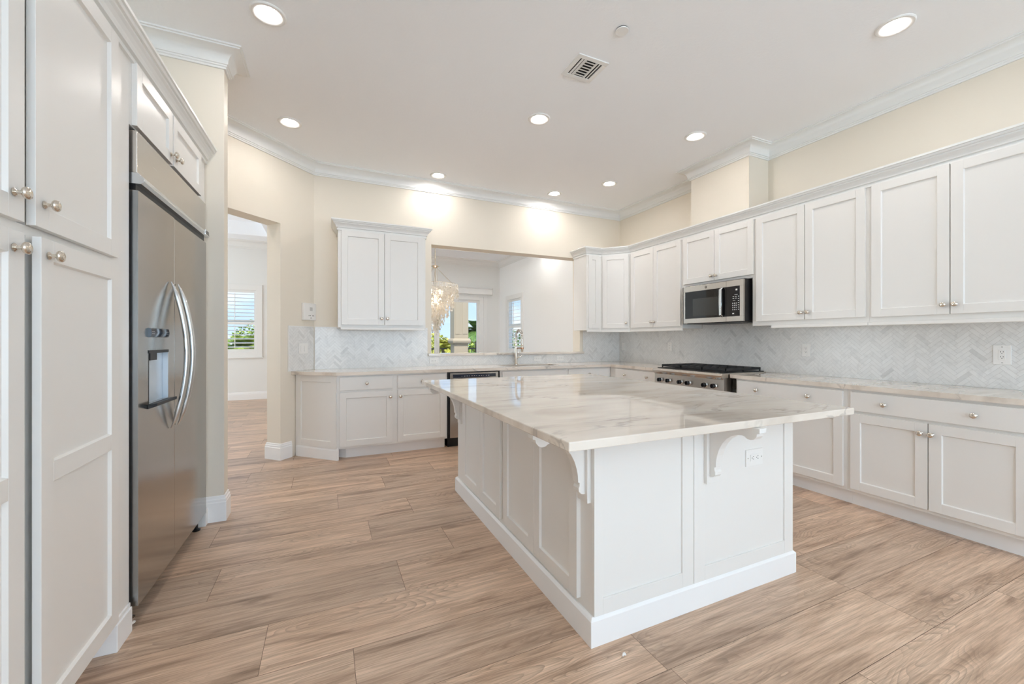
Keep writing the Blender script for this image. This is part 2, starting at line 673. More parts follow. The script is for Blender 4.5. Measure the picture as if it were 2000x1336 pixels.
# kitchen ceiling and living ceiling (with a shallow tray)
mb = MB().prism([(-1.46, -8.1), (W + 0.1, -8.1), (W + 0.1, B + 0.1), (-0.1, B + 0.1), (-1.85, 3.45), (-1.46, 3.45)], CH, CH + 0.06)
struct(mb.obj('ceiling', 'ceil'))
LC = 3.32
mb = MB()
X0, X1, Y0, Y1 = -4.95, W + 0.1, 3.4, 10.2
trays = [(-0.3, 3.55, 6.3, 9.15), (-4.2, -1.05, 5.2, 9.5)]
mb.box(X0, X1, Y0, 5.2, LC, LC + .05)
mb.box(X0, X1, 9.5, Y1, LC, LC + .05)
mb.box(X0, -4.2, 5.2, 9.5, LC, LC + .05)
mb.box(-1.05, -0.3, 5.2, 9.5, LC, LC + .05)
mb.box(3.55, X1, 5.2, 9.5, LC, LC + .05)
mb.box(-0.3, 3.55, 5.2, 6.3, LC, LC + .05)
mb.box(-0.3, 3.55, 9.15, 9.5, LC, LC + .05)
for a, b, c, d in trays:
    mb.box(a - .04, b + .04, c - .04, d + .04, LC + .26, LC + .30)
    mb.box(a - .04, a, c - .04, d + .04, LC + .05, LC + .26)
    mb.box(b, b + .04, c - .04, d + .04, LC + .05, LC + .26)
    mb.box(a, b, c - .04, c, LC + .05, LC + .26)
    mb.box(a, b, d, d + .04, LC + .05, LC + .26)
struct(mb.obj('ceiling_living', 'ceil'))

# walls
PT = (1.222, 3.47, 1.045, 2.468)      # pass-through opening
TH = 0.19
mb = MB()
mb.box(-0.127, PT[0], B, B + TH, 0, CH + .1)
mb.box(PT[1], W, B, B + TH, 0, CH + .1)
mb.box(PT[0], PT[1], B, B + TH, 0, PT[2])
mb.box(PT[0], PT[1], B, B + TH, PT[3], CH + .1)
struct(mb.obj('wall_back', 'wall'))
mb = MB()
mb.box(W, W + .12, -3.1, B + .1, 0, CH + .1)
mb.box(W, W + .12, -8.0, -6.7, 0, CH + .1)
mb.box(W, W + .12, -6.7, -3.1, 2.5, CH + .1)
mb.box(W, W + .12, -6.7, -3.1, 0, .3)
mb.box(3.92, W, 2.80, 3.525, 2.57, CH)
struct(mb.obj('wall_right', 'wall'))
mb = MB()
mb.box(W, W + .12, B + .1, 8.75, 0, CH + .1)
mb.box(W, W + .12, 9.55, 10.1, 0, CH + .1)
mb.box(W, W + .12, 8.75, 9.55, 0, 0.98)
mb.box(W, W + .12, 8.75, 9.55, 2.27, CH + .1)
struct(mb.obj('wall_dining', 'wall3'))
# diagonal wall with the hallway opening
q = 1 / math.sqrt(2)


def dg(s, t=0):   # s along the wall from the back corner, t into the thickness
    return (-0.127 - s * q - t * q, B - s * q + t * q)


sJ, sE = 0.433, 1.80
mb = MB()
mb.prism([dg(0), dg(sJ), dg(sJ, TH), dg(-0.08, TH)], 0, CH + .1)
mb.prism([dg(sE), dg(2.333), dg(2.333, TH), dg(sE, TH)], 0, CH + .1)
mb.prism([dg(sJ), dg(sE), dg(sE, TH), dg(sJ, TH)], 2.463, CH + .1)
struct(mb.obj('wall_diagonal', 'wall'))
mb = MB().box(-4.9, -0.645, 3.415, 3.53, 0, CH + .1)
struct(mb.obj('wall_left_return', 'wall'))
mb = MB().box(-1.57, -1.45, -3.1, 3.415, 0, CH + .1).box(-1.57, -1.45, -8.0, -6.7, 0, CH + .1).box(-1.57, -1.45, -6.7, -3.1, 2.5, CH + .1).box(-1.57, -1.45, -6.7, -3.1, 0, .3)
struct(mb.obj('wall_left', 'wall'))
# rear wall behind the camera with two glazed openings
mb = MB()
mb.box(-1.57, -1.35, -8.12, -8.0, 0, CH)
mb.box(1.15, 1.45, -8.12, -8.0, 0, 2.55)
mb.box(3.95, W + .12, -8.12, -8.0, 0, CH)
mb.box(-1.35, 3.95, -8.12, -8.0, 2.55, CH)
struct(mb.obj('wall_rear', 'wall'))
# far wall of the living space
FY = 10.1
SD = (0.35, 3.76, 2.37)
W1 = (-2.85, -1.33, 0.995, 2.305)
mb = MB()
mb.box(-4.95, W1[0], FY, FY + .15, 0, LC + .1)
mb.box(W1[0], W1[1], FY, FY + .15, 0, W1[2])
mb.box(W1[0], W1[1], FY, FY + .15, W1[3], LC + .1)
mb.box(W1[1], SD[0], FY, FY + .15, 0, LC + .1)
mb.box(SD[0], SD[1], FY, FY + .15, SD[2], LC + .1)
mb.box(SD[1], W + .12, FY, FY + .15, 0, LC + .1)
struct(mb.obj('wall_far', 'wall2'))
mb = MB()
mb.box(-5.05, -4.95, 3.4, 5.4, 0, LC + .1)
mb.box(-5.05, -4.95, 9.4, FY + .15, 0, LC + .1)
mb.box(-5.05, -4.95, 5.4, 9.4, 2.55, LC + .1)
struct(mb.obj('wall_living_left', 'wall2'))

# ceiling crown
cove = [(0.028 + 0.075 * (1 - math.cos(t)), -0.095 + 0.075 * math.sin(t)) for t in [R(a) for a in (0, 18, 36, 54, 72, 90)]]
prof = [(0, 0)] + [(0, -.125), (.012, -.125), (.013, -.113), (.020, -.110), (.021, -.100), (.028, -.098)] + cove + [(.108, -.020), (.110, -.012), (.120, -.010), (.120, 0)]
kp = [(W, -8.0), (W, 2.80), (3.92, 2.80), (3.92, 3.525), (W, 3.525), (W, B), (-0.127, B), (-1.777, 3.53), (-0.645, 3.53), (-0.645, 3.415), (-1.45, 3.415), (-1.45, -8.0)]
mb = MB().sweep(kp, [(o, CH + z) for o, z in prof], closed=True)
struct(mb.obj('trim_1', 'trim', smooth=True))
lp = [(W, B + TH), (W, FY), (-4.95, FY), (-4.95, 3.53)]
mb = MB().sweep(lp, [(o * 1.25, LC + z * 1.3) for o, z in prof])
struct(mb.obj('trim_2', 'trim', smooth=True))

# baseboards
bprof = lambda h: [(0, 0), (.016, 0), (.016, h - .045), (.013, h - .040), (.013, h - .024), (.008, h - .018), (.007, h - .004), (.004, h), (0, h)]
mb = MB().sweep([(-1.6, 3.53), (-0.645, 3.53), (-0.645, 3.415), (-0.775, 3.415)], bprof(.175))
struct(mb.obj('baseboard_left', 'base'))
mb = MB().sweep([dg(0.30), dg(sJ), dg(sJ, TH), dg(sJ - .2, TH)], bprof(.17))
struct(mb.obj('baseboard_diagonal', 'base'))
mb = MB().sweep([(SD[0] - .1, FY), (-4.95, FY), (-4.95, 9.4)], bprof(.16))
struct(mb.obj('baseboard_far', 'base'))
mb = MB().sweep([(W, B + TH), (W, FY), (SD[1] + .12, FY)], bprof(.16))
struct(mb.obj('baseboard_dining', 'base'))


# windows, shutters, sliding door
def shutter_window(name, w, z0, z1, loc, rz, cas=0.10, nl=13, mid=0.46, tilt=12):
    """local: x along the wall, -y into the room"""
    root = bpy.data.objects.new(name, None); COL.objects.link(root)
    root.location = loc; root.rotation_euler = (0, 0, rz); root['kind'] = 'structure'
    f = MB()
    f.box(-cas, 0, -.022, 0, z0 - cas, z1 + cas); f.box(w, w + cas, -.022, 0, z0 - cas, z1 + cas)
    f.box(0, w, -.022, 0, z1, z1 + cas); f.box(0, w, -.022, 0, z0 - cas, z0)
    f.box(-cas - .02, w + cas + .02, -.045, 0, z0 - cas - .025, z0 - cas)
    f.box(0, .015, -.02, .12, z0, z1); f.box(w - .015, w, -.02, .12, z0, z1)
    f.box(.015, w - .015, -.02, .12, z1 - .015, z1); f.box(.015, w - .015, -.02, .12, z0, z0 + .015)
    f.obj('window_frame', 'trim', root, bevel=.002)
    g = MB()
    g.box(.015, w - .015, .095, .10, z0 + .015, z1 - .015)
    gl = g.obj('window_pane', 'glass', root)
    s = MB()
    s.box(.015, w - .015, .082, .112, (z0 + z1) / 2 - .02, (z0 + z1) / 2 + .02)
    s.obj('window_sash', 'trim', root)
    n = max(1, round(w / 0.75))
    pw = (w - .03) / n
    for k in range(n):
        a, b = .015 + k * pw, .015 + (k + 1) * pw
        p = MB()
        st = .035
        p.box(a, a + st, .0, .028, z0 + .015, z1 - .015); p.box(b - st, b, .0, .028, z0 + .015, z1 - .015)
        p.box(a + st, b - st, 0, .028, z1 - .065, z1 - .015); p.box(a + st, b - st, 0, .028, z0 + .015, z0 + .065)
        zm = z0 + (z1 - z0) * mid
        p.box(a + st, b - st, 0, .028, zm - .025, zm + .025)
        po = p.obj('shutter_panel', 'trim', root, bevel=.0015)
        l = MB()
        for za, zb in ((z0 + .065, zm - .025), (zm + .025, z1 - .065)):
            c = max(3, round((zb - za) / .082))
            for i in range(c):
                z = za + (i + .5) * (zb - za) / c
                ca, sa = math.cos(R(tilt)) * .036, math.sin(R(tilt)) * .036
                y = .014
                t = .004
                l.add([(a + st, y - ca, z - sa - t), (b - st, y - ca, z - sa - t), (b - st, y + ca, z + sa - t), (a + st, y + ca, z + sa - t),
                       (a + st, y - ca, z - sa + t), (b - st, y - ca, z - sa + t), (b - st, y + ca, z + sa + t), (a + st, y + ca, z + sa + t)],
                      [(0, 3, 2, 1), (4, 5, 6, 7), (0, 1, 5, 4), (1, 2, 6, 5), (2, 3, 7, 6), (3, 0, 4, 7)])
        m_ = (a + b) / 2
        l.box(m_ - .006, m_ + .006, -.03, -.018, z0 + .09, zm - .05)
        l.box(m_ - .006, m_ + .006, -.03, -.018, zm + .05, z1 - .09)
        l.obj('louvers', 'trim', po)
    return root


shutter_window('window_1', W1[1] - W1[0], W1[2], W1[3], (W1[0], FY, 0), 0)
shutter_window('window_2', 0.80, 0.98, 2.27, (W, 9.55, 0), R(-90))

root = bpy.data.objects.new('door_1', None); COL.objects.link(root); root.location = (SD[0], FY, 0); root['kind'] = 'structure'
dw = SD[1] - SD[0]
f = MB()
f.box(0, .05, -.01, .15, 0, SD[2]); f.box(dw - .11, dw, -.01, .15, 0, SD[2]); f.box(.05, dw - .11, -.01, .15, 2.285, SD[2]); f.box(.05, dw - .11, -.0, .15, 0, .03)
f.box(-.09, 0, -.02, 0, 0, SD[2] + .09); f.box(dw, dw + .09, -.02, 0, 0, SD[2] + .09); f.box(0, dw, -.02, 0, SD[2], SD[2] + .09)
f.obj('door_frame', 'trim', root, bevel=.003)
xs = [.05, 1.05, 2.19, dw - .11]
for k in range(3):
    a, b = xs[k], xs[k + 1]
    p = MB()
    yy = .05 + .035 * (k % 2)
    sl = .06
    p.box(a, a + sl, yy, yy + .03, .03, 2.285); p.box(b - sl, b, yy, yy + .03, .03, 2.285)
    p.box(a + sl, b - sl, yy, yy + .03, 2.22, 2.285); p.box(a + sl, b - sl, yy, yy + .03, .03, .13)
    po = p.obj('sliding_panel', 'trim', root, bevel=.002)
    MB().box(a + sl, b - sl, yy + .012, yy + .018, .13, 2.22).obj('glass_pane', 'glass', po)

o = thing('roller_shade', 'white roller shade housing mounted above the sliding glass door', 'shade', (SD[0], FY - .021, 0))
MB().extr([(0, 0), (.11, 0), (.11, .14), (.05, .17), (0, .17)], (-.15, 0, 2.425), (0, -1, 0), (0, 0, 1), (1, 0, 0), dw + .36).obj('shade_housing', 'trim', o, bevel=.012, smooth=True)
MB().box(-.155, -.15, -.115, 0, 2.42, 2.60).obj('end_cap', 'plate', o, bevel=.002)
MB().box(dw + .21, dw + .216, -.115, 0, 2.42, 2.60).obj('end_cap', 'plate', o, bevel=.002)

# rear glazing of the kitchen side, out of view: mullioned frames
for i, (a, b) in enumerate(((-1.35, 1.15), (1.45, 3.95))):
    f = MB()
    n = 3
    for k in range(n + 1):
        x = a + (b - a) * k / n
        f.box(x - .03, x + .03, -8.1, -8.03, 0, 2.55)
    f.box(a, b, -8.1, -8.03, 2.49, 2.55); f.box(a, b, -8.1, -8.03, 0, .08)
    struct(f.obj('window_%d' % (i + 3), 'trim'))
f = MB()  # unseen living window, added to go with its fill lamp
for k in range(5):
    y = 5.4 + k
    f.box(-5.03, -4.96, y - .03, y + .03, 0, 2.55)
f.box(-5.03, -4.96, 5.4, 9.4, 2.49, 2.55)
struct(f.obj('window_5', 'trim'))
for i, xx in ((6, -1.55), (7, W + .02)):  # unseen side windows, added to go with the side fill lamps
    f = MB()
    for k in range(4):
        y = -6.7 + 1.2 * k
        f.box(xx, xx + .08, y - .03, y + .03, .3, 2.5)
    f.box(xx, xx + .08, -6.7, -3.1, 2.44, 2.5); f.box(xx, xx + .08, -6.7, -3.1, .3, .36)
    struct(f.obj('window_%d' % i, 'trim'))

# ================================================================== CABINETS
KNOB = MB().lathe([(0, 0), (.0105, 0), (.0115, .003), (.008, .0055), (.0055, .008), (.0055, .017), (.0075, .019), (.014, .021), (.0168, .0245), (.0170, .028), (.0150, .0315), (.0085, .0345), (.0078, .0340), (.0, .0355)], axis=(0, -1, 0), seg=28).mesh('knob', 'nickel', smooth=True)


def knob(x, y, z, parent):
    o = bpy.data.objects.new('knob', KNOB)
    COL.objects.link(o)
    o.parent = parent
    o.location = (x, y, z)
    return o


def shaker(w, h, rail=.062, t=.02, rec=.011, mids=(), flat=False):
    """door mesh: x 0..w, z 0..h, front at y=-t, back at y=0"""
    mb = MB()
    if flat:
        mb.box(0, w, -t, 0, 0, h)
        return mb
    mb.box(0, rail, -t, 0, 0, h); mb.box(w - rail, w, -t, 0, 0, h)
    zs = [(0, rail)] + [(m_ - .03, m_ + .03) for m_ in mids] + [(h - rail, h)]
    for a, b in zs:
        mb.box(rail, w - rail, -t, 0, a, b)
    for (a0, a1), (b0, b1) in zip(zs[:-1], zs[1:]):
        mb.box(rail, w - rail, -t + rec, -t + rec + .006, a1, b0)
        # small ovolo step around the recess
        s = .004
        x0, x1, z0, z1 = rail, w - rail, a1, b0
        y0, y1 = -t, -t + rec
        mb.add([(x0, y0 + .0015, z0), (x1, y0 + .0015, z0), (x1, y0 + .0015, z1), (x0, y0 + .0015, z1), (x0 + s, y1, z0 + s), (x1 - s, y1, z0 + s), (x1 - s, y1, z1 - s), (x0 + s, y1, z1 - s)],
               [(0, 1, 5, 4), (1, 2, 6, 5), (2, 3, 7, 6), (3, 0, 4, 7)])
    return mb


def door(root, x0, x1, z0, z1, kn=None, y=0, ajar=0, hinge='r', **kw):
    """kn: (x,z) in cabinet coordinates"""
    d = shaker(x1 - x0, z1 - z0, **kw)
    o = d.obj('door', 'cab', root, bevel=.0012)
    o.location = (x0, y, z0)
    if kn:
        knob(kn[0] - x0, -.02, kn[1] - z0, o)
    if ajar:
        if hinge == 'r':   # hinge on the right edge, left edge swings out
            wd = x1 - x0
            o.rotation_euler = (0, 0, R(ajar))
            o.location = (x0 + wd - wd * math.cos(R(ajar)), y - wd * math.sin(R(ajar)), z0)
    return o


def drawer(root, x0, x1, z0, z1, kns=(), y=0):
    o = MB().box(0, x1 - x0, -.02, 0, 0, z1 - z0).obj('drawer', 'cab', root, bevel=.003)
    o.location = (x0, y, z0)
    for k in kns:
        knob(k - x0, -.02, (z1 - z0) * .5, o)
    return o


def body(root, w, depth, z0, z1, toe=0, toez=.11):
    mb = MB().box(0, w, 0, depth, z0, z1)
    o = mb.obj('cabinet_body', 'cab', root, bevel=.001)
    if toe:
        MB().box(.0, w, toe, depth, 0, z0 - .0005).obj('toe_kick', 'base', root)
    return o


UZ0, UZ1 = 1.40, 2.465
# --- back wall upper
c = thing('wall_cabinet', 'white two-door wall cabinet hanging left of the pass-through opening', 'cabinet', (0.118, B - .33, 0))
body(c, .955, .325, UZ0 - .012, UZ1)
door(c, .035, .483, 1.418, 2.452, (.455, 1.49))
door(c, .489, .925, 1.418, 2.452, (.517, 1.49))
MB().box(.025, .945, -.022, 0, 1.362, 1.388).box(.02, .95, -.016, -.0, 1.376, 1.388).obj('light_rail', 'cab', c, bevel=.004)
# cornice over it
cprof = [(0, 2.450), (.012, 2.450), (.012, 2.466), (.006, 2.468), (.006, 2.478), (.020, 2.480), (.021, 2.488), (.026, 2.500), (.036, 2.513), (.046, 2.521), (.046, 2.530), (.056, 2.532), (.060, 2.540), (.060, 2.546), (.068, 2.548), (.068, 2.562), (0, 2.562)]
x0, x1, y0 = .118, 1.073, B - .33
tag(MB().sweep([(x1, B - .001), (x1, y0), (x0, y0), (x0, B - .001)][::-1] if False else [(x0, B - .001), (x0, y0), (x1, y0), (x1, B - .001)][::-1], [(o_, z) for o_, z in cprof]).obj('cabinet_cornice', 'trim'),
    'white cornice topping the two-door wall cabinet left of the pass-through', 'cornice')
# --- right wall uppers (frame front at X = 3.89)
UX = W - .33
c = thing('wall_cabinet', 'tall white two-door wall cabinet directly right of the microwave', 'cabinet', (UX, 2.74, 0), R(-90))
body(c, .968, .325, UZ0 - .01, UZ1)
door(c, .049, .497, 1.432, 2.455, (.470, 1.495)); door(c, .503, .948, 1.432, 2.455, (.530, 1.495))
MB().box(.20, .968, -.022, 0, 1.362, 1.389).obj('light_rail', 'cab', c, bevel=.004)
c = thing('wall_cabinet', 'widest white wall cabinet at the right end of the upper row, nearest the viewer', 'cabinet', (UX, 1.7715, 0), R(-90))
body(c, .93, .325, UZ0 - .01, UZ1)
door(c, .02, .460, 1.428, 2.455, (.434, 1.492)); door(c, .466, .906, 1.428, 2.455, (.492, 1.492))
MB().box(0, .93, -.022, 0, 1.362, 1.389).obj('light_rail', 'cab', c, bevel=.004)
c = thing('wall_cabinet', 'short white two-door wall cabinet above the microwave', 'cabinet', (UX, 3.6245, 0), R(-90))
body(c, .884, .325, 1.872, UZ1)
door(c, .022, .450, 1.905, 2.455, (.424, 1.955)); door(c, .456, .884 + .02, 1.905, 2.455, (.482, 1.955))
c = thing('wall_cabinet', 'white two-door wall cabinet left of the microwave, beside the corner cabinet', 'cabinet', (UX, 4.545, 0), R(-90))
body(c, .92, .325, UZ0 - .01, UZ1)
door(c, .025, .453, 1.418, 2.455, (.428, 1.485)); door(c, .459, .903, 1.418, 2.455, (.484, 1.485))
MB().box(0, .93, -.022, 0, 1.362, 1.389).obj('light_rail', 'cab', c, bevel=.004)
# corner diagonal cabinet with the narrow end unit
c = thing('corner_wall_cabinet', 'white diagonal corner wall cabinet with narrow side panel right of the pass-through', 'cabinet', (0, 0, 0))
MB().prism([(3.36, B - .33), (3.61, B - .33), (UX, 4.5455), (W - .002, 4.5455), (W - .002, B - .002), (3.36, B - .002)], UZ0 - .01, UZ1).obj('cabinet_body', 'cab', c)
d = shaker(.185, 1.035).obj('side_panel', 'cab', c, bevel=.0012); d.location = (3.385, B - .33, 1.418)
dl = math.hypot(UX - 3.61, B - .33 - 4.5455)
ang = math.atan2(4.5455 - (B - .33), UX - 3.61)
d = shaker(dl - .05, 1.035).obj('door', 'cab', c, bevel=.0012)
d.location = (3.61 + .025 * math.cos(ang), B - .33 + .025 * math.sin(ang), 1.418); d.rotation_euler = (0, 0, ang)
knob(dl - .05 - .03, -.02, .07, d)
MB().sweep([(3.36, B - .33), (3.61, B - .33), (UX, 4.5455)][::-1], [(0, 1.362), (.022, 1.362), (.022, 1.389), (0, 1.389)]).obj('light_rail', 'cab', c, bevel=.003)
# long cornice along the whole right run
tag(MB().sweep([(UX, .80), (UX, 4.5455), (3.61, B - .33), (3.36, B - .33), (3.36, B - .002)], cprof).obj('cabinet_cornice', 'trim'),
    'long white cornice along the top of the right wall cabinets, bending at the corner', 'cornice')

# --- base cabinets, back wall (frame front Y = 4.62)
BY = 4.62
DZ0, DZ1, DR0, DR1, BT = .137, .702, .722, .862, .8795
c = thing('base_cabinet', 'white base cabinet with angled paneled end left of the dishwasher', 'cabinet', (0, 0, 0))
MB().prism([(.105, BY), (1.272, BY), (1.272, B - .003), (-.128, B - .003), (-.2865, 5.0125)], .112, BT).obj('cabinet_body', 'cab', c, bevel=.001)
MB().prism([(.19, BY + .07), (1.262, BY + .07), (1.262, B - .01), (-.10, B - .01), (-.24, 5.03)], 0, .1115).obj('toe_kick', 'base', c)
for x0, x1, kx in ((.128, .661, .636), (.715, 1.251, .742)):
    drawer(c, x0, x1, DR0, DR1, ((x0 + x1) / 2,), y=BY)
    door(c, x0, x1, DZ0, DZ1, (kx, .634), y=BY)
pl = math.hypot(.105 + .2865, 5.0125 - BY)
pn = shaker(pl - .004, .76, rail=.07).obj('end_panel', 'cab', c, bevel=.0012)
pn.location = (-.2865 + .002, 5.0125 - .002, .119); pn.rotation_euler = (0, 0, R(-45))
mb = MB().sweep([(.120, BY - .012), (-.287, 5.0)], [(0, 0), (.016, 0), (.016, .10), (.008, .125), (0, .125)])
mb.sweep([(.104, BY + .1), (.120, BY - .012)], [(0, 0), (-.001, 0), (-.001, .112), (0, .112)])
mb.obj('base_molding', 'base', c)

c = thing('base_cabinet', 'white sink base cabinet with plain false front under the faucet', 'cabinet', (1.935, BY, 0))
body(c, .945, .54, .112, .70, .07)
MB().box(0, .945, 0, .05, .7005, BT).obj('front_frame', 'cab', c)
drawer(c, .025, .925, DR0, DR1)
door(c, .025, .472, DZ0, DZ1, (.445, .634)); door(c, .478, .925, DZ0, DZ1, (.505, .634))
c = thing('base_cabinet', 'white base cabinet in the corner between sink and cooktop runs, single drawer', 'cabinet', (2.8805, BY, 0))
body(c, .718, .55, .112, BT, .07)
drawer(c, .025, .665, DR0, DR1, (.345,)); door(c, .025, .665, DZ0, DZ1, (.06, .634))

# --- base cabinets, right wall (frame front X = 3.60)
RX = 3.60
c = thing('base_cabinet', 'white base cabinet between the room corner and the cooktop, two knobs on its drawer', 'cabinet', (RX, BY - .002, 0), R(-90))
body(c, .93, .61, .112, BT, .065)
drawer(c, .13, .908, DR0, DR1, (.333, .738)); door(c, .13, .516, DZ0, DZ1, (.49, .634)); door(c, .522, .908, DZ0, DZ1, (.548, .634))
c = thing('base_cabinet', 'white base cabinet right of the cooktop, partly behind the island corner', 'cabinet', (RX, 2.70, 0), R(-90))
body(c, .9245, .61, .112, BT, .065)
drawer(c, .02, .899, DR0, DR1, (.220, .659)); door(c, .02, .456, DZ0, DZ1, (.43, .634)); door(c, .462, .899, DZ0, DZ1, (.488, .634))
c = thing('base_cabinet', 'white base cabinet nearest the viewer on the right, two full doors showing', 'cabinet', (RX, 1.775, 0), R(-90))
body(c, .93, .61, .112, BT, .065)
drawer(c, .025, .897, DR0, DR1, (.232, .674)); door(c, .025, .458, DZ0, DZ1, (.426, .634)); door(c, .464, .897, DZ0, DZ1, (.481, .634))
c = thing('base_cabinet', 'white base cabinet under the cooktop', 'cabinet', (RX, 3.6875, 0), R(-90))
body(c, .985, .61, .112, .70, .065)
door(c, .02, .486, DZ0, .66, (.46, .60)); door(c, .492, .965, DZ0, .66, (.52, .60))

# --- countertops
ZT0, ZT = .8805, .915
mb = MB()
sx0, sx1, sy0, sy1 = 2.07, 2.84, 4.70, 5.02
fe = 4.575
mb.prism([(-.339, 4.964), (.096, fe), (1.0, fe), (1.0, B - .002), (-.122, B - .002)], ZT0, ZT)
mb.box(1.0, sx0, fe, B - .002, ZT0, ZT); mb.box(sx0, sx1, fe, sy0, ZT0, ZT); mb.box(sx0, sx1, sy1, B - .002, ZT0, ZT)
mb.box(sx1, 3.572, fe, B - .002, ZT0, ZT)
mb.box(3.572, W - .002, 3.682, B - .002, ZT0, ZT)
mb.box(4.165, W - .002, 2.748, 3.682, ZT0, ZT)
mb.box(3.572, W - .002, .84, 2.748, ZT0, ZT)
tag(mb.obj('countertop', 'stone'), 'continuous pale veined quartzite countertop along the back and right walls', 'countertop')
tag(MB().box(PT[0] - .047, PT[1] + .05, B - .045, B - .001, PT[2] + .001, PT[2] + .032).box(PT[0] + .001, PT[1] - .001, B - .001, B + TH + .03, PT[2] + .001, PT[2] + .032).obj('ledge_slab', 'stone', bevel=.003),
    'narrow quartzite ledge capping the pass-through opening above the sink', 'ledge')

# sink basin + faucet
s = MB()
e = .003
s.box(sx0 - .01, sx0 + e, sy0 - .01, sy1 + .01, .71, ZT0 - .001); s.box(sx1 - e, sx1 + .01, sy0 - .01, sy1 + .01, .71, ZT0 - .001)
s.box(sx0, sx1, sy0 - .01, sy0 + e, .71, ZT0 - .001); s.box(sx0, sx1, sy1 - e, sy1 + .01, .71, ZT0 - .001)
s.box(sx0 - .01, sx1 + .01, sy0 - .01, sy1 + .01, .702, .712)
sk = thing('sink', 'stainless undermount sink set in the back countertop below the pass-through', 'sink', (0, 0, 0))
s.obj('basin', 'steels', sk)
MB().lathe([(0, .712), (.045, .712), (.045, .716), (.03, .714), (0, .714)], (2.455, 4.86, 0)).obj('drain', 'chrome', sk, smooth=True)

fc = thing('faucet', 'tall spring-neck pull-down faucet in brushed nickel behind the sink', 'faucet', (2.368, 5.085, ZT))
MB().lathe([(0, 0), (.030, 0), (.030, .006), (.022, .012), (.0195, .016), (.0195, .245), (.015, .25), (0, .25)], seg=24).obj('faucet_body', 'nickel', fc, smooth=True)
arc = [(0, 0, .25)] + [(0, 0, .25 + .03 * i) for i in range(1, 5)] + [(0, -.095 + .095 * math.cos(R(a)), .37 + .095 * math.sin(R(a))) for a in range(10, 181, 10)] + [(0, -.19, .33), (0, -.19, .27)]
MB().tube(arc, .0105, 12).obj('hose', 'nickel', fc, smooth=True)
# spring coil round the hose
tot = []
P = [Vector(p) for p in arc]
L_ = [0]
for a_, b_ in zip(P[:-1], P[1:]): L_.append(L_[-1] + (b_ - a_).length)
turns, res = 34, 10
for i in range(turns * res + 1):
    sL = L_[-1] * i / (turns * res)
    k = max(j for j in range(len(L_) - 1) if L_[j] <= sL + 1e-9)
    t = (sL - L_[k]) / max(1e-9, L_[k + 1] - L_[k])
    p = P[k].lerp(P[k + 1], t); dd = (P[k + 1] - P[k]).normalized()
    e1 = Vector((1, 0, 0)); e2 = dd.cross(e1)
    a_ = 2 * math.pi * i / res
    tot.append(p + (e1 * math.cos(a_) + e2 * math.sin(a_)) * .0165)
MB().tube(tot, .0032, 6).obj('spring', 'chrome', fc, smooth=True)
MB().lathe([(0, 0), (.012, 0), (.017, .01), (.018, .09), (.012, .10), (0, .10)], (0, -.19, .175), seg=20).obj('spray_head', 'nickel', fc, smooth=True)
MB().tube([(0, -.015, .215), (0, -.08, .225), (0, -.165, .225)], .007).lathe([(.013, 0), (.022, 0), (.022, .02), (.013, .02)], (0, -.19, .215)).obj('docking_arm', 'copper', fc, smooth=True)
MB().tube([(.02, 0, .09), (.05, 0, .10), (.10, -.01, .125)], [.009, .006, .005]).obj('handle', 'nickel', fc, smooth=True)


# ================================================================== BACKSPLASH
def clip(poly, a, b, c):
    out = []
    for i in range(len(poly)):
        p, q_ = poly[i], poly[(i + 1) % len(poly)]
        dp, dq = a * p[0] + b * p[1] - c, a * q_[0] + b * q_[1] - c
        if dp >= 0: out.append(p)
        if (dp >= 0) != (dq >= 0):
            t = dp / (dp - dq)
            out.append((p[0] + t * (q_[0] - p[0]), p[1] + t * (q_[1] - p[1])))
    return out


def herring(rects, wt=.0261, org=(0, 0)):
    g = .0007
    res = []
    for (x0, x1, z0, z1) in rects:
        umin, umax, vmin, vmax = 1e9, -1e9, 1e9, -1e9
        for x, z in ((x0, z0), (x1, z0), (x1, z1), (x0, z1)):
            x -= org[0]; z -= org[1]
            a, b = (x + z) * q / wt, (z - x) * q / wt
            umin, umax, vmin, vmax = min(umin, a), max(umax, a), min(vmin, b), max(vmax, b)
        ti = []
        for t in range(int(vmin) - 9, int(vmax) + 10):
            for m_ in range(int((umin - t) / 8) - 2, int((umax - t) / 8) + 3):
                ti.append((t + 8 * m_, t, 4, 1))
        for x in range(int(umin) - 9, int(umax) + 10):
            for m_ in range(int((vmin - x) / 8) - 2, int((vmax - x) / 8) + 3):
                ti.append((x, x - 7 + 8 * m_, 1, 4))
        for a, b, la, lb in ti:
            gg = g / wt
            pts = [(a + gg, b + gg), (a + la - gg, b + gg), (a + la - gg, b + lb - gg), (a + gg, b + lb - gg)]
            pts = [((p - r) * q * wt + org[0], (p + r) * q * wt + org[1]) for p, r in pts]
            for ca, cb, cc in ((1, 0, x0), (-1, 0, -x1), (0, 1, z0), (0, -1, -z1)):
                pts = clip(pts, ca, cb, cc)
                if len(pts) < 3: break
            if len(pts) >= 3:
                ar = abs(sum(pts[i][0] * pts[(i + 1) % len(pts)][1] - pts[(i + 1) % len(pts)][0] * pts[i][1] for i in range(len(pts)))) / 2
                if ar > 2e-6: res.append(pts)
    return res


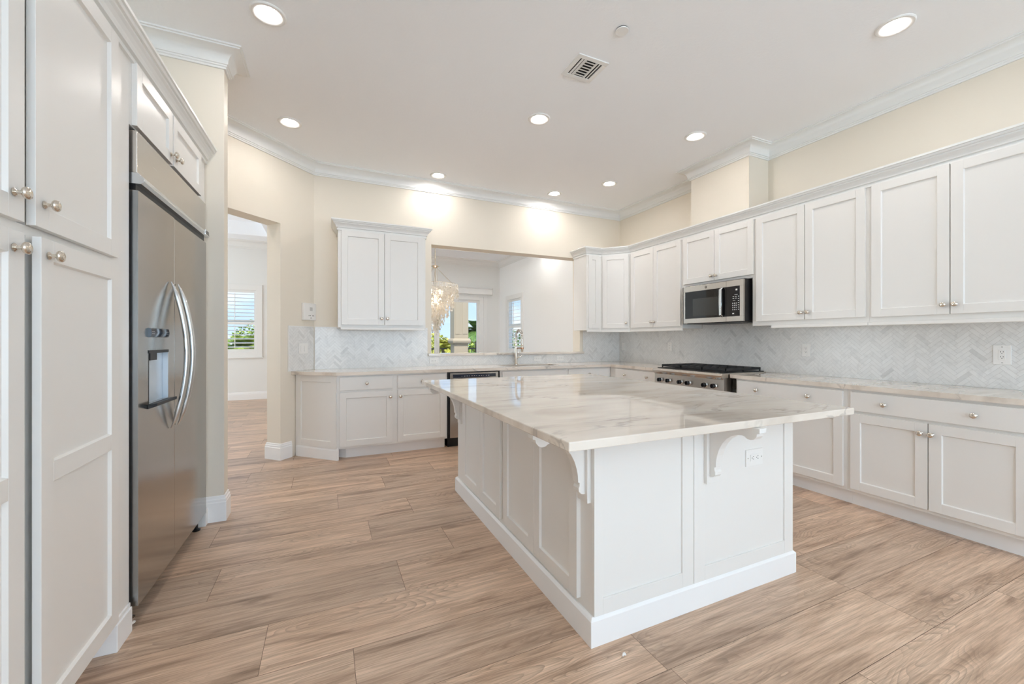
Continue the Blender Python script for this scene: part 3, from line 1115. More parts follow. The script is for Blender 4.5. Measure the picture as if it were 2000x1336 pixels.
def backsplash(name, label, rects, org, ax, nrm, edges=(), horg=(0, 0)):
    """2D x runs along ax from org; nrm points into the room"""
    mb = MB()
    org, ax, nrm = Vector(org), Vector(ax), Vector(nrm)
    for r in rects:
        mb.extr([(r[0], r[2]), (r[1], r[2]), (r[1], r[3]), (r[0], r[3])], org + nrm * .0008, ax, (0, 0, 1), nrm, .0052, 1)
    for pts in herring(rects, org=horg):
        mb.add([org + ax * x + Vector((0, 0, z)) + nrm * .0072 for x, z in pts], [tuple(range(len(pts)))], 0)
    for r in edges:
        mb.extr([(r[0], r[2]), (r[1], r[2]), (r[1], r[3]), (r[0], r[3])], org + nrm * .0008, ax, (0, 0, 1), nrm, .0095, 2)
    o = bpy.data.objects.new(name, None)
    me = bpy.data.meshes.new(name)
    me.from_pydata(mb.v, [], mb.f)
    for k in ('tile', 'grout', 'plate'): me.materials.append(M[k])
    for p, i in zip(me.polygons, mb.m): p.material_index = i
    o = bpy.data.objects.new(name, me); COL.objects.link(o)
    tag(o, label, 'backsplash')
    # tiles must face the room
    for p in me.polygons:
        if p.material_index == 0 and p.normal.dot(nrm) < 0: p.flip()
    return o


z0 = ZT + .0005
backsplash('tile_backsplash', 'pale marble herringbone backsplash on the back wall, under and beside the pass-through', [(-.118, PT[0] - .05, z0, 1.395), (PT[0] - .05, PT[1] + .052, z0, PT[2] - .002), (PT[1] + .052, W - .009, z0, 1.395)],
           (0, B, 0), (1, 0, 0), (0, -1, 0), edges=((-.118, PT[0] - .05, 1.395, 1.402), (PT[1] + .052, W - .009, 1.395, 1.402)), horg=(.02, .93))
backsplash('tile_backsplash', 'pale marble herringbone backsplash along the right wall behind the cooktop', [(-B + .009, -.85, z0, 1.388), (-3.62, -2.745, 1.388, 1.87)],
           (W, 0, 0), (0, -1, 0), (-1, 0, 0), horg=(-1.235, .93))
backsplash('tile_backsplash', 'small marble herringbone patch on the diagonal wall below the intercom', [(.008, .335, z0, 1.395)],
           (-.127, B, 0), (-q, -q, 0), (q, -q, 0), edges=((.335, .345, z0, 1.402), (.008, .335, 1.395, 1.402)), horg=(0, .93))

# ================================================================== ISLAND
IX0, IX1, IY0, IY1 = .995, 2.285, 1.395, 3.275
c = thing('kitchen_island', 'large white paneled kitchen island with brackets in the middle of the room', 'island', (IX0, IY0, 0))
iw, id_ = IX1 - IX0, IY1 - IY0
MB().box(0, iw, 0, id_, 0, .8815).obj('island_body', 'cab', c, bevel=.001)
MB().sweep([(0, 0), (0, id_), (iw, id_), (iw, 0)], [(0, 0), (.0195, 0), (.0195, .105), (.008, .1175), (0, .1175)], closed=True).obj('base_molding', 'base', c, bevel=.001)
# front panels
for a, b, rl, rr in ((0.0, .557, .045, .07), (.560, iw, .07, .07)):
    t = .014
    mb = MB()
    mb.box(a, a + rl, -t, 0, .118, .8815); mb.box(b - rr, b, -t, 0, .118, .8815)
    mb.box(a + rl, b - rr, -t, 0, .118, .184); mb.box(a + rl, b - rr, -t, 0, .82, .8815); mb.box(a + rl, b - rr, -t + .0075, 0, .184, .82)
    mb.obj('front_panel', 'cab', c, bevel=.0012)
# side doors (face -X)
for y0_, y1_ in ((1.48, 1.8795), (1.8825, 2.283), (2.331, 2.7), (2.703, 3.095)):
    d = shaker(y1_ - y0_, .715).obj('door', 'cab', c, bevel=.0012)
    d.location = (0, y1_ - IY0, .145); d.rotation_euler = (0, 0, R(-90))
cor = [(0, 0), (.243, 0), (.243, -.020), (.232, -.023), (.229, -.036), (.218, -.049), (.202, -.055), (.186, -.053), (.176, -.046)]
cor += [(.165 - .132 * math.sin(R(a)), -.218 + .175 * math.cos(R(a))) for a in (0, 12, 24, 36, 48, 60, 72, 82, 90)]
cor += [(.026, -.220), (.026, -.233), (.031, -.243), (.030, -.256), (.020, -.266), (.008, -.270), (0, -.270)]


def corbel(px, py, dx, dy):
    """on island face at local (px,py), projecting along (dx,dy)"""
    tx, ty = -dy, dx
    b = MB()
    b.extr([(-.038, 0), (.038, 0), (.038, -.305), (-.038, -.305)], (px, py, .8815), (tx, ty, 0), (0, 0, 1), (dx, dy, 0), .018)
    br = b.obj('bracket', 'cab', c, bevel=.002)
    k = MB().extr(cor, (px + dx * .018 - tx * .021, py + dy * .018 - ty * .021, .8810), (dx, dy, 0), (0, 0, 1), (tx, ty, 0), .042)
    k.obj('corbel', 'cab', br, bevel=.0015)


corbel(0, .047, -1, 0)
corbel(0, 3.19 - IY0, -1, 0)
corbel(1.655 - IX0, -.014, 0, -1)
MB().box(.895, .955, -.05, -.014, .845, .8810).obj('mounting_block', 'plate', c, bevel=.002)
tp = MB().box(.722, 2.372, 1.141, 3.40, .882, .915)
tag(tp.obj('island_countertop', 'stone', bevel=.004), 'broad polished quartzite slab resting on the island', 'countertop')


# ================================================================== OUTLETS
def outlet(kind, label, loc, rz, sx=.07, sz=.115, horizontal=False, group=None):
    nm = {'outlet': 'power_outlet', 'switch': 'light_switch', 'blank': 'power_outlet'}[kind]
    o = thing(nm, label, 'outlet' if kind != 'switch' else 'light switch', loc, rz, group)
    mb = MB().box(-sx / 2, sx / 2, -.006, 0, -sz / 2, sz / 2)
    mb.obj('cover_plate', 'plate', o, bevel=.002)
    if kind == 'switch':
        n = max(1, round(sx / .06))
        for k in range(n):
            x = (k - (n - 1) / 2) * .046
            MB().box(x - .016, x + .016, -.0095, -.006, -.033, .033).box(x - .016, x + .016, -.0105, -.0095, -.033, -.001).obj('rocker', 'plate', o, bevel=.001)
        return o
    w_, h_ = (.067, .034) if horizontal else (.034, .067)
    MB().box(-w_ / 2, w_ / 2, -.0085, -.006, -h_ / 2, h_ / 2).obj('receptacle', 'plate', o, bevel=.001)
    m2 = MB()
    for s_ in (-1, 1):
        for (a, b, ww, hh) in ((-.0065, .004, .0022, .008), (.0065, .004, .0022, .0065), (0, -.006, .004, .004)):
            if horizontal:
                x, z, ww, hh = s_ * .017 + b, a, hh, ww
            else:
                x, z = a, s_ * .017 + b
            m2.box(x - ww / 2, x + ww / 2, -.0092, -.0084, z - hh / 2, z + hh / 2)
    m2.obj('slots', 'slot', o)
    for s_ in (-1, 1):
        p = (s_ * (sx / 2 - .012), -.006, 0) if horizontal else (0, -.006, s_ * (sz / 2 - .012))
        MB().lathe([(0, 0), (.003, 0), (.003, .001), (0, .001)], p, (0, -1, 0), 10).obj('screw', 'steels', o)
    return o


SP = B - .0085
outlet('outlet', 'small horizontal outlet below the left end of the pass-through ledge', (1.252, SP, .985), 0, .118, .072, True)
outlet('outlet', 'horizontal outlet just right of the faucet, below the ledge', (2.745, SP, .985), 0, .118, .072, True)
outlet('outlet', 'horizontal outlet below the right end of the pass-through ledge', (3.12, SP, .985), 0, .118, .072, True)
outlet('switch', 'single wall switch on the right backsplash, tight in the room corner', (W - .0085, 5.08, 1.148), R(-90))
outlet('outlet', 'upright outlet on the backsplash left of the cooktop', (W - .0085, 4.138, 1.158), R(-90))
outlet('outlet', 'upright outlet on the backsplash right of the cooktop', (W - .0085, 2.42, 1.152), R(-90), .078, .122)
outlet('outlet', 'large square-plated outlet near the right end of the backsplash', (W - .0085, 1.165, 1.148), R(-90), .084, .132)
outlet('outlet', 'horizontal outlet on the front panel of the island', (1.978, IY0 - .0068, .655), 0, .125, .085, True)
t = dg(.155, -.0085)
outlet('switch', 'double rocker switch on the diagonal backsplash patch', (t[0], t[1], 1.155), R(45), .116, .116)
t = dg(.085, -.0005)
ic = thing('intercom', 'white wall intercom panel above the diagonal backsplash patch', 'intercom', (t[0], t[1], 1.565), R(45))
MB().box(-.085, .085, -.035, 0, -.095, .095).obj('housing', 'plate', ic, bevel=.006)
MB().box(-.004, .032, -.0362, -.035, .010, .050).obj('speaker_grille', 'grout', ic)
m2 = MB()
for x in (-.02, -.002, .03, .042): m2.box(x, x + .009, -.0362, -.035, -.048, -.040)
m2.lathe([(0, 0), (.005, 0), (.005, .0015), (0, .0015)], (.01, -.035, -.07), (0, -1, 0), 12)
m2.obj('buttons', 'slot', ic)

# ================================================================== CEILING FIXTURES
CANS = [((-.323, 2.905), 'recessed ceiling light above the refrigerator front'), ((-.304, 4.272), 'recessed ceiling light near the hallway opening'),
        ((1.754, 3.271), 'recessed ceiling light over the island, in the middle of the ceiling'), ((1.241, 4.902), 'recessed ceiling light close to the back wall, left of centre, glowing on the wall'),
        ((2.84, 4.854), 'recessed ceiling light close to the back wall above the pass-through right end'), ((3.297, 4.255), 'recessed ceiling light by the back right corner, inward of the wall glow'),
        ((3.30, 2.917), 'recessed ceiling light in front of the boxed vent chase'), ((3.296, 1.366), 'recessed ceiling light at the top right, nearest the viewer')]
canp = None
WARM = (1.0, 0.80, 0.58)
for i, ((x, y), lab) in enumerate(CANS):
    r = thing('recessed_light', lab, 'ceiling light', (x, y, CH), 0, 'recessed ceiling lights')
    if canp is None:
        a = MB().lathe([(.0605, 0), (.099, 0), (.099, -.004), (.094, -.0095), (.084, -.0105), (.062, -.004), (.0605, -.003)], seg=40).obj('trim_ring', 'plate', r, smooth=True)
        b = MB().lathe([(0, -.001), (.0604, -.001), (.0604, -.0028), (0, -.0028)], seg=32).obj('lens', 'bulb', r)
        canp = (a, b)
    else:
        for p in canp:
            d = p.copy(); COL.objects.link(d); d.parent = r

for (x, y), lab in (((2.0, 6.5), 'added fill light in the dining ceiling, nearest the pass-through middle'), ((3.1, 7.7), 'added fill light in the dining ceiling tray, far part'), ((1.0, 8.6), 'added fill light in the living room ceiling tray near the sliding door'), ((3.0, 6.6), 'added fill light in the dining ceiling, middle'), ((.5, 7.0), 'added fill light in the living room ceiling beside the chandelier'), ((.9, 5.9), 'added fill light in the living room ceiling above the hallway side'), ((2.4, 5.8), 'added fill light in the dining ceiling just beyond the pass-through'), ((3.85, 7.4), 'added fill light in the dining ceiling by the side wall'), ((-1.6, 4.7), 'added fill light in the living room ceiling by the hallway opening')):
    r = thing('recessed_light', lab, 'ceiling light', (x, y, LC + .26 if (-.3 < x < 3.55 and 6.3 < y < 9.15) else LC), 0, 'added living room fill lights')  # out-of-sight lights added to brighten the rooms beyond the pass-through
    for p in canp:
        d = p.copy(); COL.objects.link(d); d.parent = r

for (x, y), lab in (((-.3, -3.2), 'added fill light in the family room ceiling, left'), ((3.0, -3.2), 'added fill light in the family room ceiling, right')):
    r = thing('recessed_light', lab, 'ceiling light', (x, y, CH), 0, 'added family room fill lights')  # added behind the camera to fill in light on the ceiling
    for p in canp:
        d = p.copy(); COL.objects.link(d); d.parent = r

# supply air vent
vx0, vx1, vy0, vy1 = 1.607, 1.862, 2.402, 2.65
v = thing('air_vent', 'square louvered air supply vent in the ceiling above the island', 'air vent', ((vx0 + vx1) / 2, (vy0 + vy1) / 2, CH))
hw, hh = (vx1 - vx0) / 2, (vy1 - vy0) / 2
mb = MB()
fw = .035
mb.box(-hw, hw, -hh, -hh + fw, -.008, 0); mb.box(-hw, hw, hh - fw, hh, -.008, 0); mb.box(-hw, -hw + fw, -hh + fw, hh - fw, -.008, 0); mb.box(hw - fw, hw, -hh + fw, hh - fw, -.008, 0)
mb.obj('vent_frame', 'plate', v, bevel=.002)
MB().box(-hw + fw, hw - fw, -hh + fw, hh - fw, -.002, -.0005).obj('duct_shade', 'dark', v)  # flat near-black sheet painted as the shade inside the duct
iw_ = hw - fw; ih_ = hh - fw
mb = MB()
def slat(mb, a, b, c, d, tx, ty):
    # tilted blade rectangle a..b x c..d ; tilt along x (tx) or y (ty)
    z0_, z1_ = -.009, -.003
    if tx: p = [(a, c, z0_ if tx > 0 else z1_), (b, c, z1_ if tx > 0 else z0_), (b, d, z1_ if tx > 0 else z0_), (a, d, z0_ if tx > 0 else z1_)]
    else: p = [(a, c, z0_ if ty > 0 else z1_), (b, c, z0_ if ty > 0 else z1_), (b, d, z1_ if ty > 0 else z0_), (a, d, z1_ if ty > 0 else z0_)]
    p2 = [(x, y, z - .0012) for x, y, z in p]
    mb.add(p2 + p, [(0, 3, 2, 1), (4, 5, 6, 7), (0, 1, 5, 4), (1, 2, 6, 5), (2, 3, 7, 6), (3, 0, 4, 7)])
for k in range(2):
    x = -iw_ + .012 + k * .022
    slat(mb, x, x + .012, -ih_, ih_, -1, 0)
    x = iw_ - .012 - k * .022
    slat(mb, x - .016, x, -ih_, ih_, 1, 0)
mb.box(-iw_ + .05, -iw_ + .053, -ih_, ih_, -.009, -.002); mb.box(iw_ - .053, iw_ - .05, -ih_, ih_, -.009, -.002)
for k in range(6):
    y = -ih_ + .01 + k * (2 * ih_ - .01) / 6
    slat(mb, -iw_ + .053, iw_ - .053, y, y + .018, 0, 1)
mb.obj('louvers', 'plate', v)
dt = thing('smoke_detector', 'small round white cover on the ceiling beyond the air vent', 'detector', (1.737, 2.111, CH))
MB().lathe([(0, -.007), (.0405, -.007), (.0415, -.010), (.040, -.013), (.0, -.0145)][::-1], seg=36).obj('cover', 'plate', dt, smooth=True)
MB().lathe([(0, 0), (.037, 0), (.037, -.0068), (0, -.0068)][::-1], seg=30).obj('base', 'dark', dt)  # dark spacer painted as the gap shadow under the cover

# ================================================================== LEFT RUN
FU = -.80
c = thing('pantry_cabinet', 'tall white pantry cabinet filling the left edge, four shaker doors, one slightly ajar', 'cabinet', LW(FU, 1.045), RL)
pw = 1.22
x1_ = 1.585 - 1.045
MB().box(0, x1_ - .003, 0, .60, .127, UZ1).box(x1_ + .034, pw, 0, .60, .127, UZ1).box(x1_ - .003, x1_ + .034, .30, .60, .127, UZ1).box(x1_ - .003, x1_ + .034, 0, .30, 1.548, 1.575).box(x1_ - .003, x1_ + .034, 0, .30, 2.44, UZ1).obj('cabinet_body', 'cab', c)
door(c, .015, x1_ - .008, 1.575, 2.455, (x1_ - .052, 1.645))
door(c, .015, x1_ - .008, .130, 1.545, (x1_ - .052, 1.497), mids=(.727,))
door(c, x1_ + .022, 1.075, 1.575, 2.455, (x1_ + .060, 1.645), ajar=.8)
door(c, x1_ + .026, 1.075, .130, 1.545, (x1_ + .060, 1.497), ajar=1.9, mids=(.727,))
MB().box(0, 1.085, .085, .60, 0, .1265).obj('toe_kick', 'base', c)
MB().box(1.086, pw, -.012, .60, 0, .108).box(1.086, pw, -.006, .60, .108, .1265).obj('base_molding', 'base', c, bevel=.003)
c = thing('fridge_surround_cabinet', 'white two-door cabinet bridging over the refrigerator', 'cabinet', LW(FU, 2.2655), RL)
cw = 1.127
MB().box(0, cw, 0, .58, 2.178, UZ1).obj('cabinet_body', 'cab', c)
MB().box(cw - .055, cw, 0, .58, .0, 2.1775).box(cw - .055, cw, -.02, 0, .0, .11).obj('side_panel', 'cab', c, bevel=.001)
MB().box(.005, .455, -.0, .58, 2.1765, 2.1779).obj('underside', 'cab', c)
door(c, .022, .455, 2.182, 2.455, (.425, 2.225), rail=.055)
door(c, .475, .975, 2.182, 2.455, (.505, 2.225), rail=.055)
a_, b_ = LW(FU, .9), LW(FU, 3.408)
tag(MB().sweep([a_[:2], b_[:2]][::-1], cprof).obj('cabinet_cornice', 'trim'), 'white cornice above the pantry and refrigerator on the left', 'cornice')

# refrigerator
fr = thing('refrigerator', 'built-in stainless steel side-by-side refrigerator with curved handles on the left', 'refrigerator', LW(-.775, 2.283), RL)
fwid = 1.045
MB().box(.004, fwid - .004, .052, .60, .05, 2.160).obj('carcass', 'black', fr)
# freezer door with dispenser niche
nx0, nx1, nz0, nz1 = .108, .352, .955, 1.20
sp = .443
mb = MB()
T_ = .05
mb.box(0, nx0, 0, T_, .095, 1.90); mb.box(nx1, sp - .002, 0, T_, .095, 1.90); mb.box(nx0, nx1, 0, T_, .095, nz0); mb.box(nx0, nx1, 0, T_, nz1, 1.90)
fd = mb.obj('freezer_door', 'steel', fr)
mb = MB()
mb.box(nx0, nx1, .022, .049, nz0, nz1, 0)
mb.box(nx0, nx0 + .004, -.001, .0215, nz0, nz1, 1); mb.box(nx1 - .005, nx1, -.001, .0215, nz0, nz1, 0)
mb.box(nx0, nx1, -.003, .046, nz1 - .012, nz1 + .002, 1); mb.box(nx0 + .02, nx0 + .10, .0, .04, nz1 - .045, nz1 - .012, 1)
mb.obj('water_dispenser', ['niche', 'iron'], fd)
mb = MB().extr([(0, 0), (.035, .012), (.035, .026), (0, .020)], (nx0 - .012, 0, nz0 - .022), (0, -1, 0), (0, 0, 1), (1, 0, 0), nx1 - nx0 + .02)
mb.obj('drip_tray', 'iron', fd, bevel=.002)
mb = MB().extr([(0, 0), (.010, .003), (.013, .022), (.010, .041), (0, .044)], (.105, 0, 1.262), (0, -1, 0), (0, 0, 1), (1, 0, 0), .225)
mb.obj('control_display', 'screen', fd, smooth=True)
mb = MB()
for x in (.112, .128, .288, .304):
    mb.lathe([(.0045, 0), (.006, 0), (.006, .0006), (.0045, .0006)], (x + .006, -.0118, 1.284), (0, -1, 0), 14)
mb.obj('display_marks', 'paint_white_key', fd)
rd = MB().box(sp + .002, fwid, 0, T_, .095, 1.90).obj('fridge_door', 'steel', fr, bevel=.004)
for d_ in (fd,):
    pass
MB().box(-.0, .0025, .001, .05, .095, 1.90).obj('door_edge', 'steels', fd)


def fhandle(x):
    n = 28
    pts, rr = [], []
    for i in range(n + 1):
        s_ = i / n
        z = .792 + s_ * (1.552 - .792)
        bow = math.sin(math.pi * s_) ** .8
        pts.append((x, -.006 - .066 * bow, z))
        e_ = min(1, math.sin(math.pi * s_) * 3.2)
        rr.append((.003 + .0125 * e_, .003 + .009 * e_))
    mb = MB().tube(pts, rr, 14)
    return mb


fhandle(.375).obj('handle', 'steels', fd, smooth=True)
fhandle(.475).obj('handle', 'steels', rd, smooth=True)
MB().box(.0, fwid, .004, T_, 1.9765, 2.160).obj('top_grille', 'steelh', fr, bevel=.003)
MB().box(.01, fwid, .012, T_, 1.903, 1.93).obj('shadow_gap', 'black', fr)
MB().extr([(-.05, 0), (.012, 0), (.022, .012), (.018, .030), (0, .048), (-.05, .048)], (-.004, 0, 1.928), (0, -1, 0), (0, 0, 1), (1, 0, 0), fwid - .012).obj('trim_bar', 'steels', fr, smooth=True, bevel=.001)
mb = MB().extr([(0, 0), (.004, 0), (.004, .030), (0, .030)], (.938, -.019, 1.934), (0, -1, 0), (0, 0, 1), (1, 0, 0), .075, 0)
for k in range(3):
    mb.box(.945, 1.007, -.0238, -.0228, 1.9385 + k * .008, 1.9425 + k * .008, 1)
mb.obj('badge', ['chrome', 'black'], fr)
MB().box(.02, fwid - .004, .10, .12, .0, .05).obj('kick_plate', 'black', fr)
MB().lathe([(0, 0), (.022, 0), (.024, .008), (.016, .014), (.016, .02), (.022, .024), (.022, .032), (.010, .036), (.010, .07), (0, .07)], (.035, .045, 0), seg=20).obj('leveling_foot', 'chrome', fr, smooth=True)
MB().lathe([(0, 0), (.022, 0), (.024, .008), (.010, .016), (.010, .07), (0, .07)], (fwid - .04, .045, 0), seg=20).obj('leveling_foot', 'black', fr, smooth=True)

# ================================================================== DISHWASHER
dwm = thing('dishwasher', 'stainless dishwasher with dark control strip left of the sink, partly behind the island', 'dishwasher', (1.2815, 4.60, 0))
ww = .644
MB().box(.0, ww, .03, .55, .09, .872).obj('carcass', 'black', dwm)
MB().box(.022, ww - .022, .0, .029, .115, .868).obj('front_panel', 'steel', dwm, bevel=.003)
MB().box(.055, ww - .055, -.0035, -.0005, .808, .848).obj('control_strip', 'screen', dwm, bevel=.001)
mb = MB()
for k in range(12):
    x = .16 + k * .03
    mb.box(x, x + (.014 if k % 3 else .007), -.0043, -.0036, .824, .829)
mb.obj('control_marks', 'paint_white_key', dwm)
MB().box(.01, ww - .01, .07, .5, 0, .0895).obj('toe_kick', 'black', dwm)

# ================================================================== COOKTOP (rangetop)
cy0, cy1 = 2.758, 3.672
rg = thing('gas_cooktop', 'stainless six-knob gas cooktop with black grates set into the right countertop', 'cooktop', (3.50, cy1, 0), R(-90))
L = cy1 - cy0
mb = MB().extr([(0, .715), (0, .862), (-.028, .885), (-.034, .902), (-.028, .918), (-.015, .925), (.62, .925), (.62, .905), (.12, .879), (.12, .715)], (0, 0, 0), (0, 1, 0), (0, 0, 1), (1, 0, 0), L)
mb.obj('cooktop_body', 'steelh', rg, bevel=.001)
MB().box(.012, L - .012, .03, .612, .9255, .932).obj('burner_pan', 'iron', rg, bevel=.002)
kx = [.090, .214, .381, .491, .698, .806]
for i, x in enumerate(kx):
    b = MB().lathe([(0, 0), (.031, 0), (.031, .004), (.027, .010), (0, .010)], (x, -.0005, .795), (0, -1, 0), 26).obj('bezel', 'chrome', rg, smooth=True)
    k = MB().lathe([(0, .0105), (.0235, .0105), (.022, .034), (.019, .038), (0, .038)], (x, -.0005, .795), (0, -1, 0), 26)
    k.box(x - .005, x + .005, -.046, -.030, .776, .814)
    k.obj('control_knob', 'glassblack', rg, smooth=True)
for i in range(3):
    a = .035 + i * (L - .07) / 3
    b = a + (L - .07) / 3 - .004
    g = MB()
    za, zb = .944, .968
    y0g, y1g = .075, .595
    bw = .011
    g.box(a, a + bw, y0g, y1g, za, zb); g.box(b - bw, b, y0g, y1g, za, zb); g.box(a, b, y0g, y0g + bw, za, zb); g.box(a, b, y1g - bw, y1g, za, zb); g.box(a, b, .33, .33 + bw, za, zb)
    for xx in (a + (b - a) * .33, a + (b - a) * .67):
        g.box(xx - .004, xx + .004, y0g, y1g, za + .002, zb)
    g.box(a, b, .20, .21, za + .002, zb); g.box(a, b, .46, .47, za + .002, zb)
    m_ = (a + b) / 2
    for cyy in (.205, .465):
        for an in range(0, 360, 45):
            r0, r1 = .03, .125 if an % 90 else .118
            ca, sa = math.cos(R(an)), math.sin(R(an))
            g.tube([(m_ + ca * r0, cyy + sa * r0, .955), (m_ + ca * min(r1, .125), cyy + sa * min(r1, .125), .955)], .0055, 4)
    for (xx, yy) in ((a, y0g), (b - bw, y0g), (a, y1g - bw), (b - bw, y1g - bw), (a, .33), (b - bw, .33)):
        g.box(xx, xx + bw, yy, yy + bw, .932, za)
    g.obj('grate', 'iron', rg, bevel=.001)
    for cyy in (.205, .465):
        MB().lathe([(0, .932), (.048, .932), (.048, .936), (.036, .938), (.036, .944), (.03, .947), (0, .947)], (m_, cyy, 0), seg=24).obj('burner', 'iron', rg, smooth=True)

# ================================================================== MICROWAVE
my0, my1, mz0, mz1 = 2.762, 3.512, 1.440, 1.860
mw = thing('microwave', 'over-the-range microwave in stainless and black hanging below the short wall cabinet', 'microwave', (3.785, my1, 0), R(-90))
L = my1 - my0
MB().box(.003, L - .003, .022, .422, mz0 + .004, mz1 + .008).obj('case', 'black', mw, bevel=.002)
MB().box(.02, L - .02, .035, .41, mz0 - .008, mz0 + .0035).obj('vent_underside', 'iron', mw)
xs_ = .555
gz0, gz1 = mz0 + .052, mz1 - .062
mb = MB()
mb.box(0, xs_ - .001, 0, .022, gz1, mz1); mb.box(0, xs_ - .001, 0, .022, mz0, gz0); mb.box(0, .022, 0, .022, gz0, gz1)
dd = mb.obj('door', 'steelh', mw, bevel=.001)
MB().box(.0225, xs_ - .001, .001, .022, gz0 + .0005, gz1 - .0005).obj('door_glass', 'glassblack', dd)
MB().box(.13, .455, .0002, .0011, gz0 + .025, gz1 - .085).obj('viewing_window', 'mwwin', dd)
MB().tube([(.505, -.002, gz0 + .002), (.505, -.026, gz0 + .02), (.505, -.030, (gz0 + gz1) / 2), (.505, -.026, gz1 - .02), (.505, -.002, gz1 - .002)], [(.016, .006)] * 5, 12).obj('handle', 'steels', dd, smooth=True)
mb = MB()
mb.box(xs_ + .001, L, 0, .022, gz1, mz1); mb.box(xs_ + .001, L, 0, .022, mz0, gz0); mb.box(L - .04, L, 0, .022, gz0, gz1)
cp = mb.obj('control_side', 'steelh', mw, bevel=.001)
MB().box(xs_ + .001, L - .0405, .001, .022, gz0 + .0005, gz1 - .0005).obj('keypad', 'glassblack', cp)
mb = MB()
for rr_ in range(4):
    for cc_ in range(3):
        x = .628 + cc_ * .019; z = gz0 + .062 + rr_ * .022
        mb.box(x, x + .007, .0002, .0011, z, z + .009)
for rr_ in range(7):
    x = .690; z = gz0 + .065 + rr_ * .022
    mb.box(x, x + .011, .0002, .0011, z, z + .006)
for rr_ in range(2):
    for cc_ in range(2):
        x = .630 + cc_ * .028; z = gz0 + .18 + rr_ * .018
        mb.box(x, x + .016, .0002, .0011, z, z + .005)
mb.box(.65, .685, .0002, .0011, gz0 + .218, gz0 + .221); mb.box(.632, .66, .0002, .0011, gz0 + .160, gz0 + .163)
mb.box(.663, .683, .0002, .0011, gz1 - .045, gz1 - .028)
mb.box(.627, .646, .0002, .0011, gz0 + .022, gz0 + .034)
mb.obj('key_marks', 'paint_white_key', cp)
mb = MB().lathe([(0, 0), (.014, 0), (.014, .0015), (.0125, .002), (0, .002)], (.305, 0, mz1 - .032), (0, -1, 0), 24, 0)
for k in range(2):
    mb.lathe([(.009 - k * .004, .0022), (.0105 - k * .004, .0022), (.0105 - k * .004, .0028), (.009 - k * .004, .0028)], (.305, 0, mz1 - .032), (0, -1, 0), 20, 1)
mb.obj('round_emblem', ['iron', 'nickel'], dd, smooth=False)

# crumb on the floor
tag(MB().tube([(.0, 0, .004), (.006, .004, .006), (.013, .001, .006), (.016, .007, .005), (.009, .010, .004)], [.003, .004, .005, .004, .003], 8).obj('crumb', 'plate', loc=(1.065, 1.29 - .0, 0)),
    'tiny pale crumb lying on the wood floor in front of the island', 'crumb')

# ================================================================== CHANDELIER
cx, cy = 1.853, 7.55
ch = thing('chandelier', 'tiered capiz shell chandelier hanging in the dining area beyond the pass-through', 'chandelier', (cx, cy, 0))
MB().tube([(0, 0, LC + .26), (0, 0, 2.26)], .011, 10).tube([(.035, 0, 2.62), (.035, 0, 2.28)], .004, 6).obj('rod', 'nickel', ch, smooth=True)
MB().lathe([(0, 0), (.012, 0), (.02, .02), (.075, .05), (.08, .056), (0, .056)], (0, 0, 2.57), seg=24).lathe([(0, 0), (.07, 0), (.07, .02), (0, .03)], (0, 0, LC + .225), seg=24).obj('canopy', 'nickel', ch, smooth=True)
rings = [(.41, 2.285), (.41, 2.20), (.33, 2.07), (.235, 1.95), (.155, 1.82), (.09, 1.70), (.035, 1.60)]
mb = MB()
for r_, z in rings:
    mb.tube([(r_ * math.cos(R(a)), r_ * math.sin(R(a)), z) for a in range(0, 360, 12)], .005, 6, closed=True)
for k in range(5):
    a = R(k * 72 + 10)
    mb.tube([(.02 * math.cos(a), .02 * math.sin(a), 2.61), (.41 * math.cos(a), .41 * math.sin(a), 2.285)], .003, 5)
    for (r0, z0_), (r1, z1_) in zip(rings[:-1], rings[1:]):
        mb.tube([(r0 * math.cos(a), r0 * math.sin(a), z0_), (r1 * math.cos(a), r1 * math.sin(a), z1_)], .003, 5)
mb.obj('frame', 'nickel', ch)
mb = MB()
rng = random.Random(5)
for ti, (r_, z) in enumerate(rings):
    n = max(10, int(2 * math.pi * r_ / .034))
    ln = 5 if ti < 2 else 7
    for k in range(n):
        a = 2 * math.pi * (k + rng.random() * .5) / n
        hang = ln + rng.choice((-1, 0, 0, 1, 2))
        for j in range(hang):
            rad = .0175 + rng.uniform(-.002, .003)
            zz = z - .02 - j * .032
            rr_ = r_ + .012 + rng.uniform(-.006, .006)
            px, py = rr_ * math.cos(a), rr_ * math.sin(a)
            th = a + rng.uniform(-.7, .7) + math.pi / 2
            tl = rng.uniform(-.25, .25)
            pts = []
            for s_ in range(8):
                b = 2 * math.pi * s_ / 8
                lx, lz = rad * math.cos(b), rad * math.sin(b)
                pts.append((px + lx * math.cos(th) + lz * tl * math.sin(th), py + lx * math.sin(th) - lz * tl * math.cos(th), zz + lz))
            mb.add(pts, [tuple(range(8))])
so = mb.obj('shell_strands', 'shell', ch)
so['kind'] = 'stuff'
for p in ((0, 0, 2.06), (.12, .05, 2.10), (-.1, -.08, 2.10)):
    MB().lathe([(0, 0), (.03, .02), (.035, .05), (.02, .085), (0, .09)], p, seg=16).obj('bulb', 'bulb2', ch, smooth=True)
pl_ = bpy.data.lights.new('chandelier_lamp', 'POINT'); pl_.energy = 3; pl_.color = (1, .78, .52); pl_.shadow_soft_size = .08
po_ = bpy.data.objects.new('chandelier_lamp', pl_); COL.objects.link(po_); po_.location = (cx, cy, 2.0)

